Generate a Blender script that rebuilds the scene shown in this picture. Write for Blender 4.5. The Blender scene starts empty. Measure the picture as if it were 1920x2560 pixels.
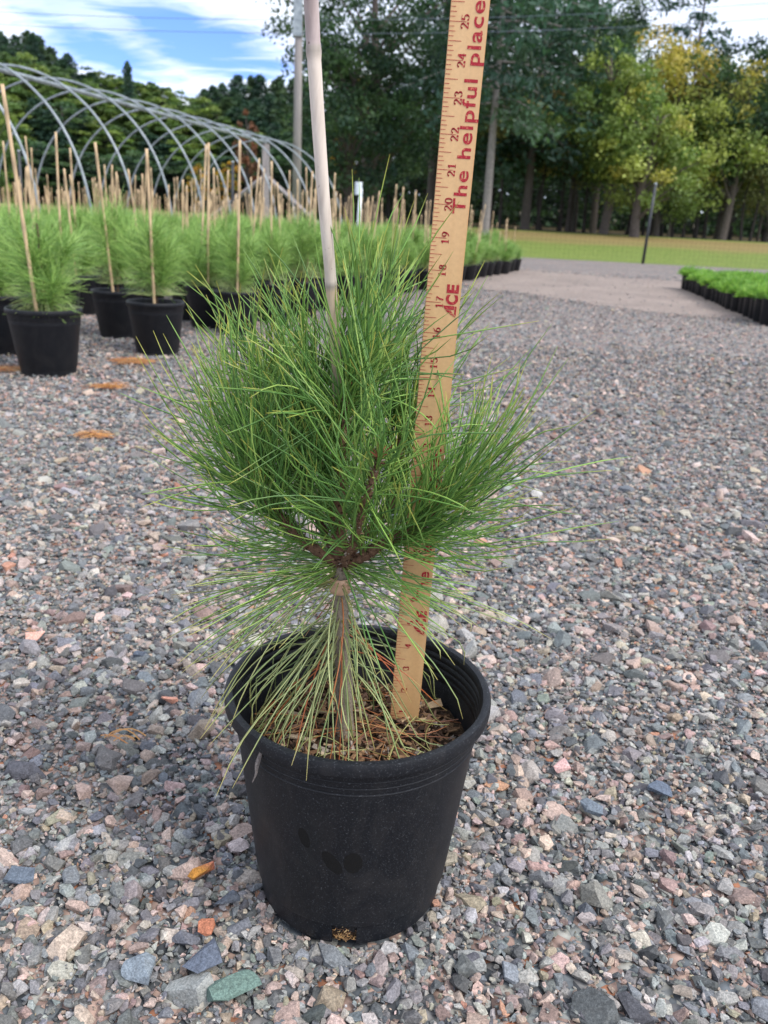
import bpy, bmesh, math, random
import numpy as np
from mathutils import Vector, Matrix, noise as mnoise
SC = bpy.context.scene
COL = SC.collection
random.seed(7)
RNG = np.random.default_rng(11)
rad = math.radians

# ------------------------------------------------------------------ camera
FPX = 2050.0
CAMP = Vector((.00795, -.6889, .6394))
def cam_basis(yaw=rad(.65), pit=rad(19.14), rol=rad(2.93)):
    f = Vector((math.sin(yaw)*math.cos(pit), math.cos(yaw)*math.cos(pit), -math.sin(pit)))
    r = Vector((math.cos(yaw), -math.sin(yaw), 0)); u = r.cross(f)
    c, s = math.cos(rol), math.sin(rol)
    return c*r+s*u, -s*r+c*u, f
RV, UV, FV = cam_basis()
cd = bpy.data.cameras.new('camera'); cam = bpy.data.objects.new('camera', cd); COL.objects.link(cam)
cam.matrix_world = Matrix(((RV.x, UV.x, -FV.x, CAMP.x), (RV.y, UV.y, -FV.y, CAMP.y), (RV.z, UV.z, -FV.z, CAMP.z), (0, 0, 0, 1)))
cd.sensor_fit = 'HORIZONTAL'; cd.sensor_width = 7.2; cd.lens = 7.2*FPX/1920
cd.clip_start = .02; cd.clip_end = 1500
cd.dof.use_dof = True; cd.dof.focus_distance = .74; cd.dof.aperture_fstop = 2.8
SC.camera = cam
def ray(x, y): return FV + RV*float((x-960)/FPX) - UV*float((y-1280)/FPX)
def gnd(x, y, z=0.0):
    d = ray(x, y); return CAMP + d*float((z-CAMP.z)/d.z)
def atY(x, y, Y):
    d = ray(x, y); return CAMP + d*float((Y-CAMP.y)/d.y)
def dY(x, y, Y):                       # display (1659 px wide) coordinates
    return atY(x*1.15732, y*1.15732, Y)
def horizon(x):
    lo, hi = 200, 900
    for _ in range(30):
        m = (lo+hi)/2
        if ray(x, m).z > 0: lo = m
        else: hi = m
    return lo

# ------------------------------------------------------------------ light
SUN_EL, SUN_AZ = rad(48), rad(125)     # azimuth clockwise from +Y
W = bpy.data.worlds.new('World'); SC.world = W; W.use_nodes = True
wt = W.node_tree; wt.nodes.clear()
def wn(t, **k):
    n = wt.nodes.new(t)
    for a, b in k.items(): setattr(n, a, b)
    return n
def wl(a, b): wt.links.new(a, b)
def wmath(op, a, b=None, clamp=False):
    n = wn('ShaderNodeMath', operation=op, use_clamp=clamp)
    for i, v in enumerate((a, b)):
        if v is None: continue
        if isinstance(v, (int, float)): n.inputs[i].default_value = v
        else: wl(v, n.inputs[i])
    return n.outputs[0]
sky = wn('ShaderNodeTexSky', sky_type='NISHITA', sun_disc=False, sun_elevation=SUN_EL, sun_rotation=SUN_AZ)
sky.air_density = 1.0; sky.dust_density = .6; sky.ozone_density = 2.5
tc = wn('ShaderNodeTexCoord')
sep = wn('ShaderNodeSeparateXYZ'); wl(tc.outputs['Generated'], sep.inputs[0])
zc = wmath('MAXIMUM', wmath('ADD', sep.outputs[2], .12), .03)
cmb = wn('ShaderNodeCombineXYZ')
wl(wmath('DIVIDE', sep.outputs[0], zc), cmb.inputs[0]); wl(wmath('DIVIDE', sep.outputs[1], zc), cmb.inputs[1])
def wnoise(scale, detail, rough, vec, rot=0, sx=1, sy=1, dist=0):
    mp = wn('ShaderNodeMapping'); mp.inputs['Rotation'].default_value = (0, 0, rot); mp.inputs['Scale'].default_value = (sx, sy, 1)
    wl(vec, mp.inputs[0])
    n = wn('ShaderNodeTexNoise'); n.inputs['Scale'].default_value = scale; n.inputs['Detail'].default_value = detail
    n.inputs['Roughness'].default_value = rough; n.inputs['Distortion'].default_value = dist
    wl(mp.outputs[0], n.inputs['Vector']); return n.outputs[0]
n1 = wnoise(.9, 8, .55, cmb.outputs[0], .5, 1, 2.2, .6)
n2 = wnoise(3.0, 6, .6, cmb.outputs[0], .5, 1, 2.5, .8)
# openings of blue sky between the clouds, each round one direction of the sky
def hole(px, py, size, gain, flat=3.2):
    d = ray(px, py).normalized()
    right = Vector((d.y, -d.x, 0)).normalized(); up = right.cross(d)
    def dot(v):
        n = wn('ShaderNodeVectorMath', operation='DOT_PRODUCT'); wl(tc.outputs['Generated'], n.inputs[0]); n.inputs[1].default_value = v; return n.outputs['Value']
    a = dot(right); b = dot(up)
    b2 = wmath('ADD', b, wmath('MULTIPLY', a, .25))
    q = wmath('ADD', wmath('POWER', wmath('ABSOLUTE', a), 2), wmath('MULTIPLY', wmath('POWER', wmath('ABSOLUTE', b2), 2), flat*flat))
    q = wmath('ADD', wmath('DIVIDE', wmath('SQRT', q), size), wmath('MULTIPLY', wmath('SUBTRACT', n2, .5), 2.2))
    front = wmath('GREATER_THAN', dot(d), 0)
    return wmath('MULTIPLY', wmath('MULTIPLY', wmath('SUBTRACT', 1.15, q), gain, True), front)
h = wmath('MAXIMUM', hole(250, 130, .085, 1.3), hole(480, 95, .11, 1.5))
h = wmath('MAXIMUM', h, wmath('MULTIPLY', hole(250, 25, .16, 1.2), .45))
cover = wmath('SUBTRACT', wmath('ADD', wmath('MULTIPLY', n1, .5), .70), wmath('MULTIPLY', h, .92), True)
mixc = wn('ShaderNodeMix', data_type='RGBA')
skm = wn('ShaderNodeMix', data_type='RGBA', blend_type='MULTIPLY'); skm.inputs[0].default_value = 1
wl(sky.outputs[0], skm.inputs[6]); skm.inputs[7].default_value = (.50, .64, 1.15, 1)
wl(cover, mixc.inputs[0]); wl(skm.outputs[2], mixc.inputs[6])
cr = wn('ShaderNodeValToRGB')
cr.color_ramp.elements[0].position = .32; cr.color_ramp.elements[0].color = (4.4, 4.9, 6.5, 1)
cr.color_ramp.elements[1].position = .62; cr.color_ramp.elements[1].color = (6.2, 6.7, 7.3, 1)
wl(n1, cr.inputs[0]); wl(cr.outputs[0], mixc.inputs[7])
bg = wn('ShaderNodeBackground'); bg.inputs[1].default_value = .115
wl(mixc.outputs[2], bg.inputs[0])
wo = wn('ShaderNodeOutputWorld'); wl(bg.outputs[0], wo.inputs[0])
ld = bpy.data.lights.new('sun', 'SUN'); ld.energy = 2.1; ld.angle = rad(28); ld.color = (1, .95, .88)
lo = bpy.data.objects.new('sun', ld); COL.objects.link(lo)
sd = Vector((math.sin(SUN_AZ)*math.cos(SUN_EL), math.cos(SUN_AZ)*math.cos(SUN_EL), math.sin(SUN_EL)))
lo.rotation_euler = sd.to_track_quat('Z', 'Y').to_euler()
vs = SC.view_settings; vs.view_transform = 'Standard'; vs.look = 'None'; vs.exposure = 1.0; vs.gamma = 1
SC.cycles.max_bounces = 6; SC.cycles.transparent_max_bounces = 4

# ------------------------------------------------------------------ helpers
def tag(o, label=None, cat=None, group=None, kind=None):
    if label: o['label'] = label
    if cat: o['category'] = cat
    if group: o['group'] = group
    if kind: o['kind'] = kind
    return o
def empty(name, loc=(0, 0, 0), rz=0):
    o = bpy.data.objects.new(name, None); COL.objects.link(o); o.location = loc; o.rotation_euler = (0, 0, rz)
    o.empty_display_size = .05; return o
def link(name, me, parent=None, loc=None):
    o = bpy.data.objects.new(name, me); COL.objects.link(o)
    if parent: o.parent = parent
    if loc is not None: o.location = loc
    return o
def npmesh(name, V, Fs, mat, col=None, smooth=False):
    """V (n,3); Fs list of int arrays (m,k); col (n,3)"""
    me = bpy.data.meshes.new(name)
    V = np.asarray(V, np.float32); Fs = [np.asarray(f, np.int32) for f in Fs if len(f)]
    me.vertices.add(len(V)); me.vertices.foreach_set('co', V.ravel())
    nl = sum(f.size for f in Fs); me.loops.add(nl)
    me.loops.foreach_set('vertex_index', np.concatenate([f.ravel() for f in Fs]))
    tot = np.concatenate([np.full(len(f), f.shape[1], np.int32) for f in Fs])
    st = np.concatenate([[0], np.cumsum(tot)[:-1]]).astype(np.int32)
    me.polygons.add(len(tot)); me.polygons.foreach_set('loop_start', st)
    me.polygons.foreach_set('use_smooth', np.full(len(tot), smooth))
    if col is not None:
        a = me.color_attributes.new('Col', 'FLOAT_COLOR', 'POINT')
        c = np.ones((len(V), 4), np.float32); c[:, :3] = col; a.data.foreach_set('color', c.ravel())
    me.update(calc_edges=True); me.materials.append(mat); return me
def merge(parts):
    """list of (V, Fs, col) -> one"""
    Vs, Fo, Cs, off = [], {}, [], 0
    for V, Fs, c in parts:
        V = np.asarray(V); Vs.append(V)
        for f in Fs:
            f = np.asarray(f)
            if len(f): Fo.setdefault(f.shape[1], []).append(f+off)
        Cs.append(np.broadcast_to(np.asarray(c, float), (len(V), 3))); off += len(V)
    return np.concatenate(Vs), [np.concatenate(v) for v in Fo.values()], np.concatenate(Cs)
def tubes(P, R, S=3, cap=False):
    """P (N,K,3) R (N,K) -> V, F quads"""
    P = np.asarray(P, float); R = np.asarray(R, float); N, K = P.shape[:2]
    T = np.gradient(P, axis=1); T /= np.linalg.norm(T, axis=2, keepdims=True)+1e-12
    m = T.mean(1); ref = np.where(np.abs(m[:, 2:3]) > .8*np.linalg.norm(m, axis=1, keepdims=True), [[1., 0, 0]], [[0., 0, 1.]])[:, None, :]
    A = np.cross(T, ref); A /= np.linalg.norm(A, axis=2, keepdims=True)+1e-12; B = np.cross(T, A)
    th = np.arange(S)/S*2*math.pi
    V = P[:, :, None]+R[:, :, None, None]*(np.cos(th)[None, None, :, None]*A[:, :, None]+np.sin(th)[None, None, :, None]*B[:, :, None])
    V = V.reshape(-1, 3)
    n, k, s = np.meshgrid(np.arange(N), np.arange(K-1), np.arange(S), indexing='ij'); s2 = (s+1) % S
    b = n*K*S
    F = [np.stack([b+k*S+s, b+k*S+s2, b+(k+1)*S+s2, b+(k+1)*S+s], -1).reshape(-1, 4)]
    if cap:
        e = np.arange(N)[:, None]*K*S+(K-1)*S+np.arange(S)[None]; F.append(e)
        e0 = np.arange(N)[:, None]*K*S+np.arange(S)[::-1][None]; F.append(e0)
    return V, F
def polytube(pts, radii, S=8, cap=True):
    P = np.array([[tuple(p) for p in pts]], float); R = np.array([radii], float); return tubes(P, R, S, cap)
def smoothpath(pts, n):
    P = np.array([tuple(p) for p in pts], float); k = len(P); t = np.linspace(0, k-1, n); out = []
    for q in t:
        i = min(int(q), k-2); u = q-i
        p0 = P[max(i-1, 0)]; p1 = P[i]; p2 = P[i+1]; p3 = P[min(i+2, k-1)]
        out.append(.5*((2*p1)+(-p0+p2)*u+(2*p0-5*p1+4*p2-p3)*u*u+(-p0+3*p1-3*p2+p3)*u**3))
    return np.array(out)
def boxv(c, s, M=None):
    c = np.array(c, float); s = np.array(s, float)/2
    v = np.array([[x, y, z] for x in (-1, 1) for y in (-1, 1) for z in (-1, 1)])*s
    if M is not None: v = v@np.array(M).T
    return v+c, [np.array([[0, 1, 3, 2], [4, 6, 7, 5], [0, 4, 5, 1], [2, 3, 7, 6], [0, 2, 6, 4], [1, 5, 7, 3]])]
def lathe(prof, n=64, skip=None):
    """prof list of (r,z); skip(i,j)->True removes the face"""
    th = np.arange(n)/n*2*math.pi; P = np.array(prof, float); K = len(P)
    V = np.stack([P[:, None, 0]*np.cos(th), P[:, None, 0]*np.sin(th), np.broadcast_to(P[:, None, 1], (K, n))], -1).reshape(-1, 3)
    F = []
    for i in range(K-1):
        for j in range(n):
            if skip and skip(i, th[j]): continue
            F.append((i*n+j, i*n+(j+1) % n, (i+1)*n+(j+1) % n, (i+1)*n+j))
    return V, [np.array(F)]
def srgb(r, g, b):
    f = lambda c: (c/255/12.92 if c/255 <= .04045 else ((c/255+.055)/1.055)**2.4)
    return (f(r), f(g), f(b))

# ------------------------------------------------------------------ materials
class Mat:
    def __init__(s, name, rough=.7, spec=.4):
        s.m = bpy.data.materials.new(name); s.m.use_nodes = True; s.t = s.m.node_tree
        s.b = s.t.nodes['Principled BSDF']; s.b.inputs['Roughness'].default_value = rough
        s.b.inputs['Specular IOR Level'].default_value = spec; s.out = s.t.nodes['Material Output']
        s.tc = s.t.nodes.new('ShaderNodeTexCoord')
    def n(s, t, **k):
        n = s.t.nodes.new(t)
        for a, b in k.items(): setattr(n, a, b)
        return n
    def l(s, a, b): s.t.links.new(a, b)
    def noise(s, scale, detail=4, rough=.55, dist=0, vec=None, sc=None):
        n = s.n('ShaderNodeTexNoise'); n.inputs['Scale'].default_value = scale; n.inputs['Detail'].default_value = detail
        n.inputs['Roughness'].default_value = rough; n.inputs['Distortion'].default_value = dist
        v = vec or s.tc.outputs['Object']
        if sc:
            mp = s.n('ShaderNodeMapping'); mp.inputs['Scale'].default_value = sc; s.l(v, mp.inputs[0]); v = mp.outputs[0]
        s.l(v, n.inputs['Vector']); return n
    def ramp(s, fac, stops, interp='LINEAR'):
        r = s.n('ShaderNodeValToRGB'); r.color_ramp.interpolation = interp
        while len(r.color_ramp.elements) < len(stops): r.color_ramp.elements.new(.5)
        for e, (p, c) in zip(r.color_ramp.elements, stops): e.position = p; e.color = (*c, 1) if len(c) == 3 else c
        s.l(fac, r.inputs[0]); return r.outputs[0]
    def mix(s, f, a, b, mode='MIX'):
        m = s.n('ShaderNodeMix', data_type='RGBA', blend_type=mode)
        for i, v in ((0, f), (6, a), (7, b)):
            if isinstance(v, (int, float)): m.inputs[i].default_value = v
            elif isinstance(v, tuple): m.inputs[i].default_value = (*v, 1)
            else: s.l(v, m.inputs[i])
        return m.outputs[2]
    def math(s, op, a, b=None, clamp=False):
        n = s.n('ShaderNodeMath', operation=op, use_clamp=clamp)
        for i, v in enumerate((a, b)):
            if v is None: continue
            if isinstance(v, (int, float)): n.inputs[i].default_value = v
            else: s.l(v, n.inputs[i])
        return n.outputs[0]
    def attr(s): n = s.n('ShaderNodeVertexColor'); n.layer_name = 'Col'; return n.outputs[0]
    def base(s, c):
        if isinstance(c, tuple): s.b.inputs['Base Color'].default_value = (*c, 1)
        else: s.l(c, s.b.inputs['Base Color'])
    def bump(s, h, strength=.5, dist=.001):
        b = s.n('ShaderNodeBump'); b.inputs['Strength'].default_value = strength; b.inputs['Distance'].default_value = dist
        s.l(h, b.inputs['Height']); s.l(b.outputs[0], s.b.inputs['Normal'])

def leafmat(name, rough=.55, trans=.3, spec=.3):
    M = Mat(name, rough, spec); c = M.attr(); M.base(c)
    tr = M.n('ShaderNodeBsdfTranslucent'); M.l(M.mix(1.0, c, (1.1, 1.22, .72), 'MULTIPLY'), tr.inputs[0])
    mx = M.n('ShaderNodeMixShader'); mx.inputs[0].default_value = trans
    M.l(M.b.outputs[0], mx.inputs[1]); M.l(tr.outputs[0], mx.inputs[2]); M.l(mx.outputs[0], M.out.inputs[0]); return M.m
m_leaf = leafmat('leaf')
m_needle = leafmat('needle', .42, .15, .5)
def vcol(name, rough=.8, scale=300., amt=.35, spec=.3, bump=.0):
    M = Mat(name, rough, spec); n = M.noise(scale, 5, .7)
    f = M.ramp(n.outputs[0], [(.3, (1-amt,)*3), (.7, (1+amt,)*3)])
    M.base(M.mix(1.0, M.attr(), f, 'MULTIPLY'))
    if bump: M.bump(n.outputs[0], .6, bump)
    return M.m
def stone_mat():
    M = Mat('crushed_stone', .8, .3)
    n = M.noise(420, 4, .75); n2 = M.noise(1500, 2, .6); n3 = M.noise(90, 4, .6, 1.0)
    f = M.ramp(n.outputs[0], [(.32, (.55,)*3), (.5, (.95, .95, .96)), (.68, (1.5, 1.45, 1.42))])
    g = M.ramp(n2.outputs[0], [(.35, (.8,)*3), (.65, (1.2,)*3)])
    k = M.ramp(n3.outputs[0], [(.35, (.85, .83, .82)), (.6, (1.1, 1.1, 1.1))])
    M.base(M.mix(1.0, M.mix(1.0, M.mix(1.0, M.attr(), f, 'MULTIPLY'), g, 'MULTIPLY'), k, 'MULTIPLY'))
    M.bump(n.outputs[0], .5, .0012); return M.m
m_stone = stone_mat()
m_bark = vcol('bark', .9, 14, .4, .2, .03)
m_twig = vcol('twig_bark', .9, 500, .45, .2, .0008)
def metal_mat():
    M = Mat('galvanised_tube', .45, .5); n = M.noise(6, 3)
    M.base(M.ramp(n.outputs[0], [(.3, srgb(120, 128, 134)), (.7, srgb(160, 168, 172))])); M.b.inputs['Metallic'].default_value = .35; return M.m
m_metal = metal_mat()
def wood_grey():
    M = Mat('weathered_wood', .85, .2); n = M.noise(3, 6, .6, 0, None, (8, 8, .5))
    M.base(M.ramp(n.outputs[0], [(.3, srgb(110, 106, 108)), (.7, srgb(165, 158, 155))])); return M.m
m_wood = wood_grey()
def pot_mat(name, spots=False):
    M = Mat(name, .5, .32)
    n = M.noise(620, 3, .8); n2 = M.noise(25, 6, .7, .8, None, (1, 1, .45)); n3 = M.noise(9, 4, .6, 0)
    c = M.ramp(n.outputs[0], [(.45, (.0038, .0048, .0075)), (.60, (.008, .0095, .013)), (.68, (.075, .08, .09))])
    c = M.mix(M.ramp(n2.outputs[0], [(.48, (0, 0, 0)), (.72, (.55,)*3)]), c, (.026, .025, .026))
    r = M.ramp(n3.outputs[0], [(.3, (.42,)*3), (.7, (.6,)*3)])
    if spots:
        sx = M.n('ShaderNodeSeparateXYZ'); M.l(M.tc.outputs['Object'], sx.inputs[0])
        m = None
        for (px, pz, a, b, sk) in ((-.0155, .1055, .0075, .013, .45), (.003, .1075, .0085, .0125, .0), (-.041, .128, .005, .011, .2)):
            dx = M.math('SUBTRACT', sx.outputs[0], px); dz = M.math('SUBTRACT', sx.outputs[2], pz)
            dx = M.math('ADD', dx, M.math('MULTIPLY', dz, sk))
            q = M.math('ADD', M.math('POWER', M.math('ABSOLUTE', M.math('DIVIDE', dx, a)), 2), M.math('POWER', M.math('ABSOLUTE', M.math('DIVIDE', dz, b)), 2))
            q = M.math('MULTIPLY', M.math('SUBTRACT', 1.1, q), 5, True)
            m = q if m is None else M.math('MAXIMUM', m, q)
        m = M.math('MULTIPLY', m, M.math('LESS_THAN', sx.outputs[1], 0))
        c = M.mix(m, c, (.0018, .0018, .0022)); r = M.mix(m, r, (.75, .75, .75))
    M.base(c); M.l(r, M.b.inputs['Roughness']); M.bump(n.outputs[0], .15, .0004); return M.m
m_pot = pot_mat('black_pot_plastic'); m_pot_main = pot_mat('black_speckled_pot_plastic', True)
def bamboo_mat(name, c1, c2, speck):
    M = Mat(name, .5, .35)
    n = M.noise(5, 5, .6, .3, None, (20, 20, 1.2)); n2 = M.noise(260, 2, .5); n3 = M.noise(22, 3, .6, 0, None, (1, 1, .3))
    c = M.ramp(n.outputs[0], [(.3, c1), (.7, c2)])
    s = M.ramp(n2.outputs[0], [(.70, (0, 0, 0)), (.76, (.75,)*3)])
    c = M.mix(s, c, speck)
    c = M.mix(1.0, c, M.attr(), 'MULTIPLY')
    M.base(c); return M.m
m_bamboo = bamboo_mat('weathered_bamboo', srgb(170, 156, 146), srgb(218, 206, 194), srgb(110, 80, 66))
m_stake = bamboo_mat('bamboo', srgb(178, 150, 116), srgb(208, 182, 146), srgb(120, 90, 60))
def soil_mat():
    M = Mat('potting_mix', .95, .15); n = M.noise(160, 6, .7); v = M.noise(500, 3, .6)
    M.base(M.mix(.5, M.ramp(n.outputs[0], [(.3, (.018, .012, .008)), (.55, (.06, .036, .022)), (.75, (.16, .105, .065))]), M.ramp(v.outputs[0], [(.4, (.02, .013, .01)), (.65, (.12, .08, .05))])))
    M.bump(n.outputs[0], .8, .004); return M.m
m_soil = soil_mat()

# ------------------------------------------------------------------ ground
def sstep(a, b, x): t = np.clip((x-a)/(b-a), 0, 1); return t*t*(3-2*t)
def terrain(x, y):
    x = np.asarray(x, float); y = np.asarray(y, float)
    z = -.008+.85*sstep(24.9, 44, y)
    hill = sstep(60, 125, y)*13*(1-sstep(-45, 14, x)*.80)
    right = sstep(75, 200, y)*6
    return z+np.maximum(hill, right)
def ground_mat():
    M = Mat('yard_ground', .9, .2)
    pos = M.tc.outputs['Object']; sx = M.n('ShaderNodeSeparateXYZ'); M.l(pos, sx.inputs[0])
    v = M.n('ShaderNodeTexVoronoi'); v.inputs['Scale'].default_value = 75; M.l(pos, v.inputs['Vector'])
    sc = M.n('ShaderNodeSeparateColor'); M.l(v.outputs['Color'], sc.inputs[0])
    stops = [(0, srgb(70, 74, 80)), (.16, srgb(98, 104, 112)), (.34, srgb(122, 122, 126)), (.48, srgb(150, 128, 122)), (.62, srgb(136, 140, 142)),
             (.74, srgb(168, 144, 136)), (.86, srgb(160, 160, 158)), (.95, srgb(160, 112, 90))]
    c = M.ramp(sc.outputs[0], stops, 'CONSTANT')
    edge = M.ramp(v.outputs['Distance'], [(.35, (1, 1, 1)), (.85, (.5,)*3)])
    c = M.mix(1.0, M.mix(1.0, c, edge, 'MULTIPLY'), (1.0, 1.01, .95), 'MULTIPLY')
    big = M.noise(.55, 5, .65); c = M.mix(1.0, c, M.ramp(big.outputs[0], [(.3, (.86, .86, .88)), (.7, (1.16, 1.12, 1.1))]), 'MULTIPLY')
    dark = M.noise(7, 4, .7, 0, None, (1, 1.6, 1)); c = M.mix(1.0, c, M.ramp(dark.outputs[0], [(.28, (.68,)*3), (.55, (1.06,)*3)]), 'MULTIPLY')
    # grass
    g1 = M.noise(9, 6, .75, 0, None, (1, .4, 1)); g2 = M.noise(.35, 4, .6, .0, None, (.5, 1.6, 1)); g3 = M.noise(45, 3, .7, 0, None, (1, .5, 1))
    g = M.ramp(g1.outputs[0], [(.3, (.085, .132, .026)), (.52, (.145, .195, .04)), (.72, (.225, .235, .07))])
    g = M.mix(1.0, g, M.ramp(g3.outputs[0], [(.3, (.7,)*3), (.7, (1.3,)*3)]), 'MULTIPLY')
    lit = M.ramp(M.noise(26, 2, .5).outputs[0], [(.68, (0, 0, 0)), (.71, (1,)*3)]); g = M.mix(M.math('MULTIPLY', lit, .6), g, (.28, .15, .06))
    # dry brown crest of the lawn
    yy = M.math('ADD', sx.outputs[1], M.math('MULTIPLY', M.math('SUBTRACT', g2.outputs[0], .5), 9))
    br = M.math('MULTIPLY', M.math('MULTIPLY', M.math('SUBTRACT', yy, 33), .35, True), M.math('MULTIPLY', M.math('SUBTRACT', 42, yy), .35, True))
    g = M.mix(M.math('MULTIPLY', br, .62), g, M.mix(g1.outputs[0], (.20, .105, .05), (.33, .21, .11)))
    # leaf litter under the trees
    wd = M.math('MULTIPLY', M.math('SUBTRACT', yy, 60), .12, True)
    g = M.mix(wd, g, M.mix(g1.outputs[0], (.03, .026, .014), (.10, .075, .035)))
    e = M.noise(1.6, 6, .7); ey = M.math('ADD', sx.outputs[1], M.math('MULTIPLY', M.math('SUBTRACT', e.outputs[0], .5), .9))
    mk = M.math('MULTIPLY', M.math('SUBTRACT', ey, 24.6), 3.5, True)
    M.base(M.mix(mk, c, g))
    M.bump(M.math('MULTIPLY', v.outputs['Distance'], -1), .8, .006); return M.m
m_ground = ground_mat()
def build_ground():
    xs = np.concatenate([-np.geomspace(420, 12, 22), np.linspace(-11, 15, 27), np.geomspace(16, 420, 22)])
    ys = np.concatenate([np.linspace(-12, 24.8, 12), np.linspace(25.4, 48, 16), np.geomspace(50, 620, 34)])
    X, Y = np.meshgrid(xs, ys); Z = terrain(X, Y); V = np.stack([X, Y, Z], -1).reshape(-1, 3)
    nx = len(xs); i, j = np.meshgrid(np.arange(len(ys)-1), np.arange(nx-1), indexing='ij')
    F = np.stack([i*nx+j, i*nx+j+1, (i+1)*nx+j+1, (i+1)*nx+j], -1).reshape(-1, 4)
    tag(link('ground', npmesh('ground', V, [F], m_ground, smooth=True)), kind='structure')
build_ground()
# worn dirt strip
def dirt_mat():
    M = Mat('packed_dirt', .95, .15); n = M.noise(1.2, 6, .65); n2 = M.noise(70, 5, .75); n3 = M.noise(14, 5, .7, 0, None, (.6, 1.6, 1))
    c = M.ramp(n.outputs[0], [(.3, srgb(124, 113, 107)), (.7, srgb(148, 135, 127))])
    c = M.mix(1.0, c, M.ramp(n2.outputs[0], [(.3, (.62,)*3), (.7, (1.3,)*3)]), 'MULTIPLY')
    c = M.mix(1.0, c, M.ramp(n3.outputs[0], [(.3, (.85,)*3), (.7, (1.1,)*3)]), 'MULTIPLY'); M.base(c)
    sx = M.n('ShaderNodeSeparateXYZ'); M.l(M.tc.outputs['Object'], sx.inputs[0])
    return M
def build_dirt():
    M = dirt_mat(); poly = [(.9, 10.4), (1.30, 9.6), (1.75, 8.9), (2.15, 8.3), (2.4, 7.5), (2.75, 7.35), (3.3, 7.2), (4.1, 6.9), (5.5, 6.2), (8.2, 5.4), (8.6, 12.4), (6.5, 13.6),
            (5.16, 14.1), (4.0, 14.7), (2.9, 15.6), (1.9, 15.8)]
    P = np.array(poly); out = []; n = len(P)
    for i in range(n):
        a, b = P[i], P[(i+1) % n]; d = b-a; L = np.linalg.norm(d); k = max(2, int(L/.07)); nn = np.array([-d[1], d[0]])/L
        for q in range(k):
            p = a+d*q/k; s = mnoise.noise(Vector((p[0]*1.3, p[1]*1.3, 0)))*.28+mnoise.noise(Vector((p[0]*8, p[1]*8, 3)))*.10+random.uniform(-.04, .04)
            out.append((*(p+nn*s), -.004))
    bm = bmesh.new(); f = bm.faces.new([bm.verts.new(p) for p in out]); bmesh.ops.triangulate(bm, faces=[f])
    me = bpy.data.meshes.new('dirt_path'); bm.to_mesh(me); bm.free(); me.materials.append(M.m)
    tag(link('dirt_path', me), kind='structure')
    # loose stones strewn along its edge soften the border
    return [(o[0], o[1]) for o in out]
dirt_edge = build_dirt()

# ------------------------------------------------------------------ crushed stone
def hull(npts, seed, flat=1.0):
    r = random.Random(seed); bm = bmesh.new()
    for _ in range(npts):
        v = Vector((r.uniform(-1, 1), r.uniform(-1, 1), r.uniform(-1, 1))); m = max(abs(v.x), abs(v.y), abs(v.z)); l = v.length
        v = v/(m*.45+l*.55)*r.uniform(.88, 1.0); bm.verts.new(v)
    res = bmesh.ops.convex_hull(bm, input=bm.verts[:])
    junk = [g for g in set(res['geom_interior']+res['geom_unused']) if isinstance(g, bmesh.types.BMVert) and g.is_valid]
    if junk: bmesh.ops.delete(bm, geom=junk, context='VERTS')
    bmesh.ops.triangulate(bm, faces=bm.faces[:])
    bm.verts.ensure_lookup_table(); bm.verts.index_update()
    V = np.array([v.co[:] for v in bm.verts]); F = np.array([[v.index for v in f.verts] for f in bm.faces]); bm.free(); return V, F
PAL = np.array([srgb(*c) for c in [(116, 122, 130), (94, 101, 110), (76, 81, 88), (190, 168, 160), (172, 150, 143), (172, 166, 163), (156, 157, 159), (140, 140, 143),
                (168, 156, 138), (176, 130, 108), (124, 134, 130), (184, 177, 170), (142, 120, 117), (112, 112, 115)]])
PW = np.array([16, 14, 8, 10, 11, 11, 12, 12, 4, .9, 3, 2, 6, 11]); PW = PW/PW.sum()
HI = [hull(15, s) for s in range(34)]; MD = [hull(10, 100+s) for s in range(24)]; LOWH = [hull(7, 200+s) for s in range(14)]
def scatter(n, lib, xy, size, z0, rs, flat=(.38, .75), tilt=.35):
    parts = []; idx = rs.integers(0, len(lib), n)
    for li, (hv, hf) in enumerate(lib):
        m = np.where(idx == li)[0]; k = len(m)
        if not k: continue
        s = size[m]/2; sc = np.stack([s*rs.uniform(.95, 1.3, k), s*rs.uniform(.65, 1.0, k), s*rs.uniform(*flat, k)], -1)
        v = hv[None]*sc[:, None]
        ax = rs.normal(0, tilt, k); ay = rs.normal(0, tilt, k); az = rs.uniform(0, 2*math.pi, k)
        def rot(v, a, i, j):
            c, s_ = np.cos(a)[:, None], np.sin(a)[:, None]; vi, vj = v[..., i].copy(), v[..., j].copy()
            v[..., i] = c*vi-s_*vj; v[..., j] = s_*vi+c*vj
        rot(v, ax, 1, 2); rot(v, ay, 0, 2); rot(v, az, 0, 1)
        v[..., 0] += xy[m, 0:1]; v[..., 1] += xy[m, 1:2]; v[..., 2] += z0[m][:, None]+sc[:, 2:3]*.35-.009
        c = (PAL[rs.choice(len(PAL), k, p=PW)]*.84+PAL.mean(0)*.16)*rs.uniform(.60, 1.04, (k, 1))*rs.uniform(.94, 1.06, (k, 3))*[1.0, 1.01, .955]
        nv = len(hv); f = hf[None]+np.arange(k)[:, None, None]*nv
        parts.append((v.reshape(-1, 3), [f.reshape(-1, 3)], np.repeat(c, nv, 0)))
    return merge(parts)
def wedge(n, y0, y1, rs):
    a = .53; b = .60; y = []
    w0 = a*(y0+.69)+.12; w1 = a*(y1+.69)+.12
    u = rs.uniform(0, 1, n)
    yy = y0+(y1-y0)*((-w0+np.sqrt(w0*w0+u*(w1*w1-w0*w0)))/(w1-w0)); w = a*(yy+.69)+.12
    return np.stack([rs.uniform(-1, 1, n)*w, yy], -1)
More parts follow.
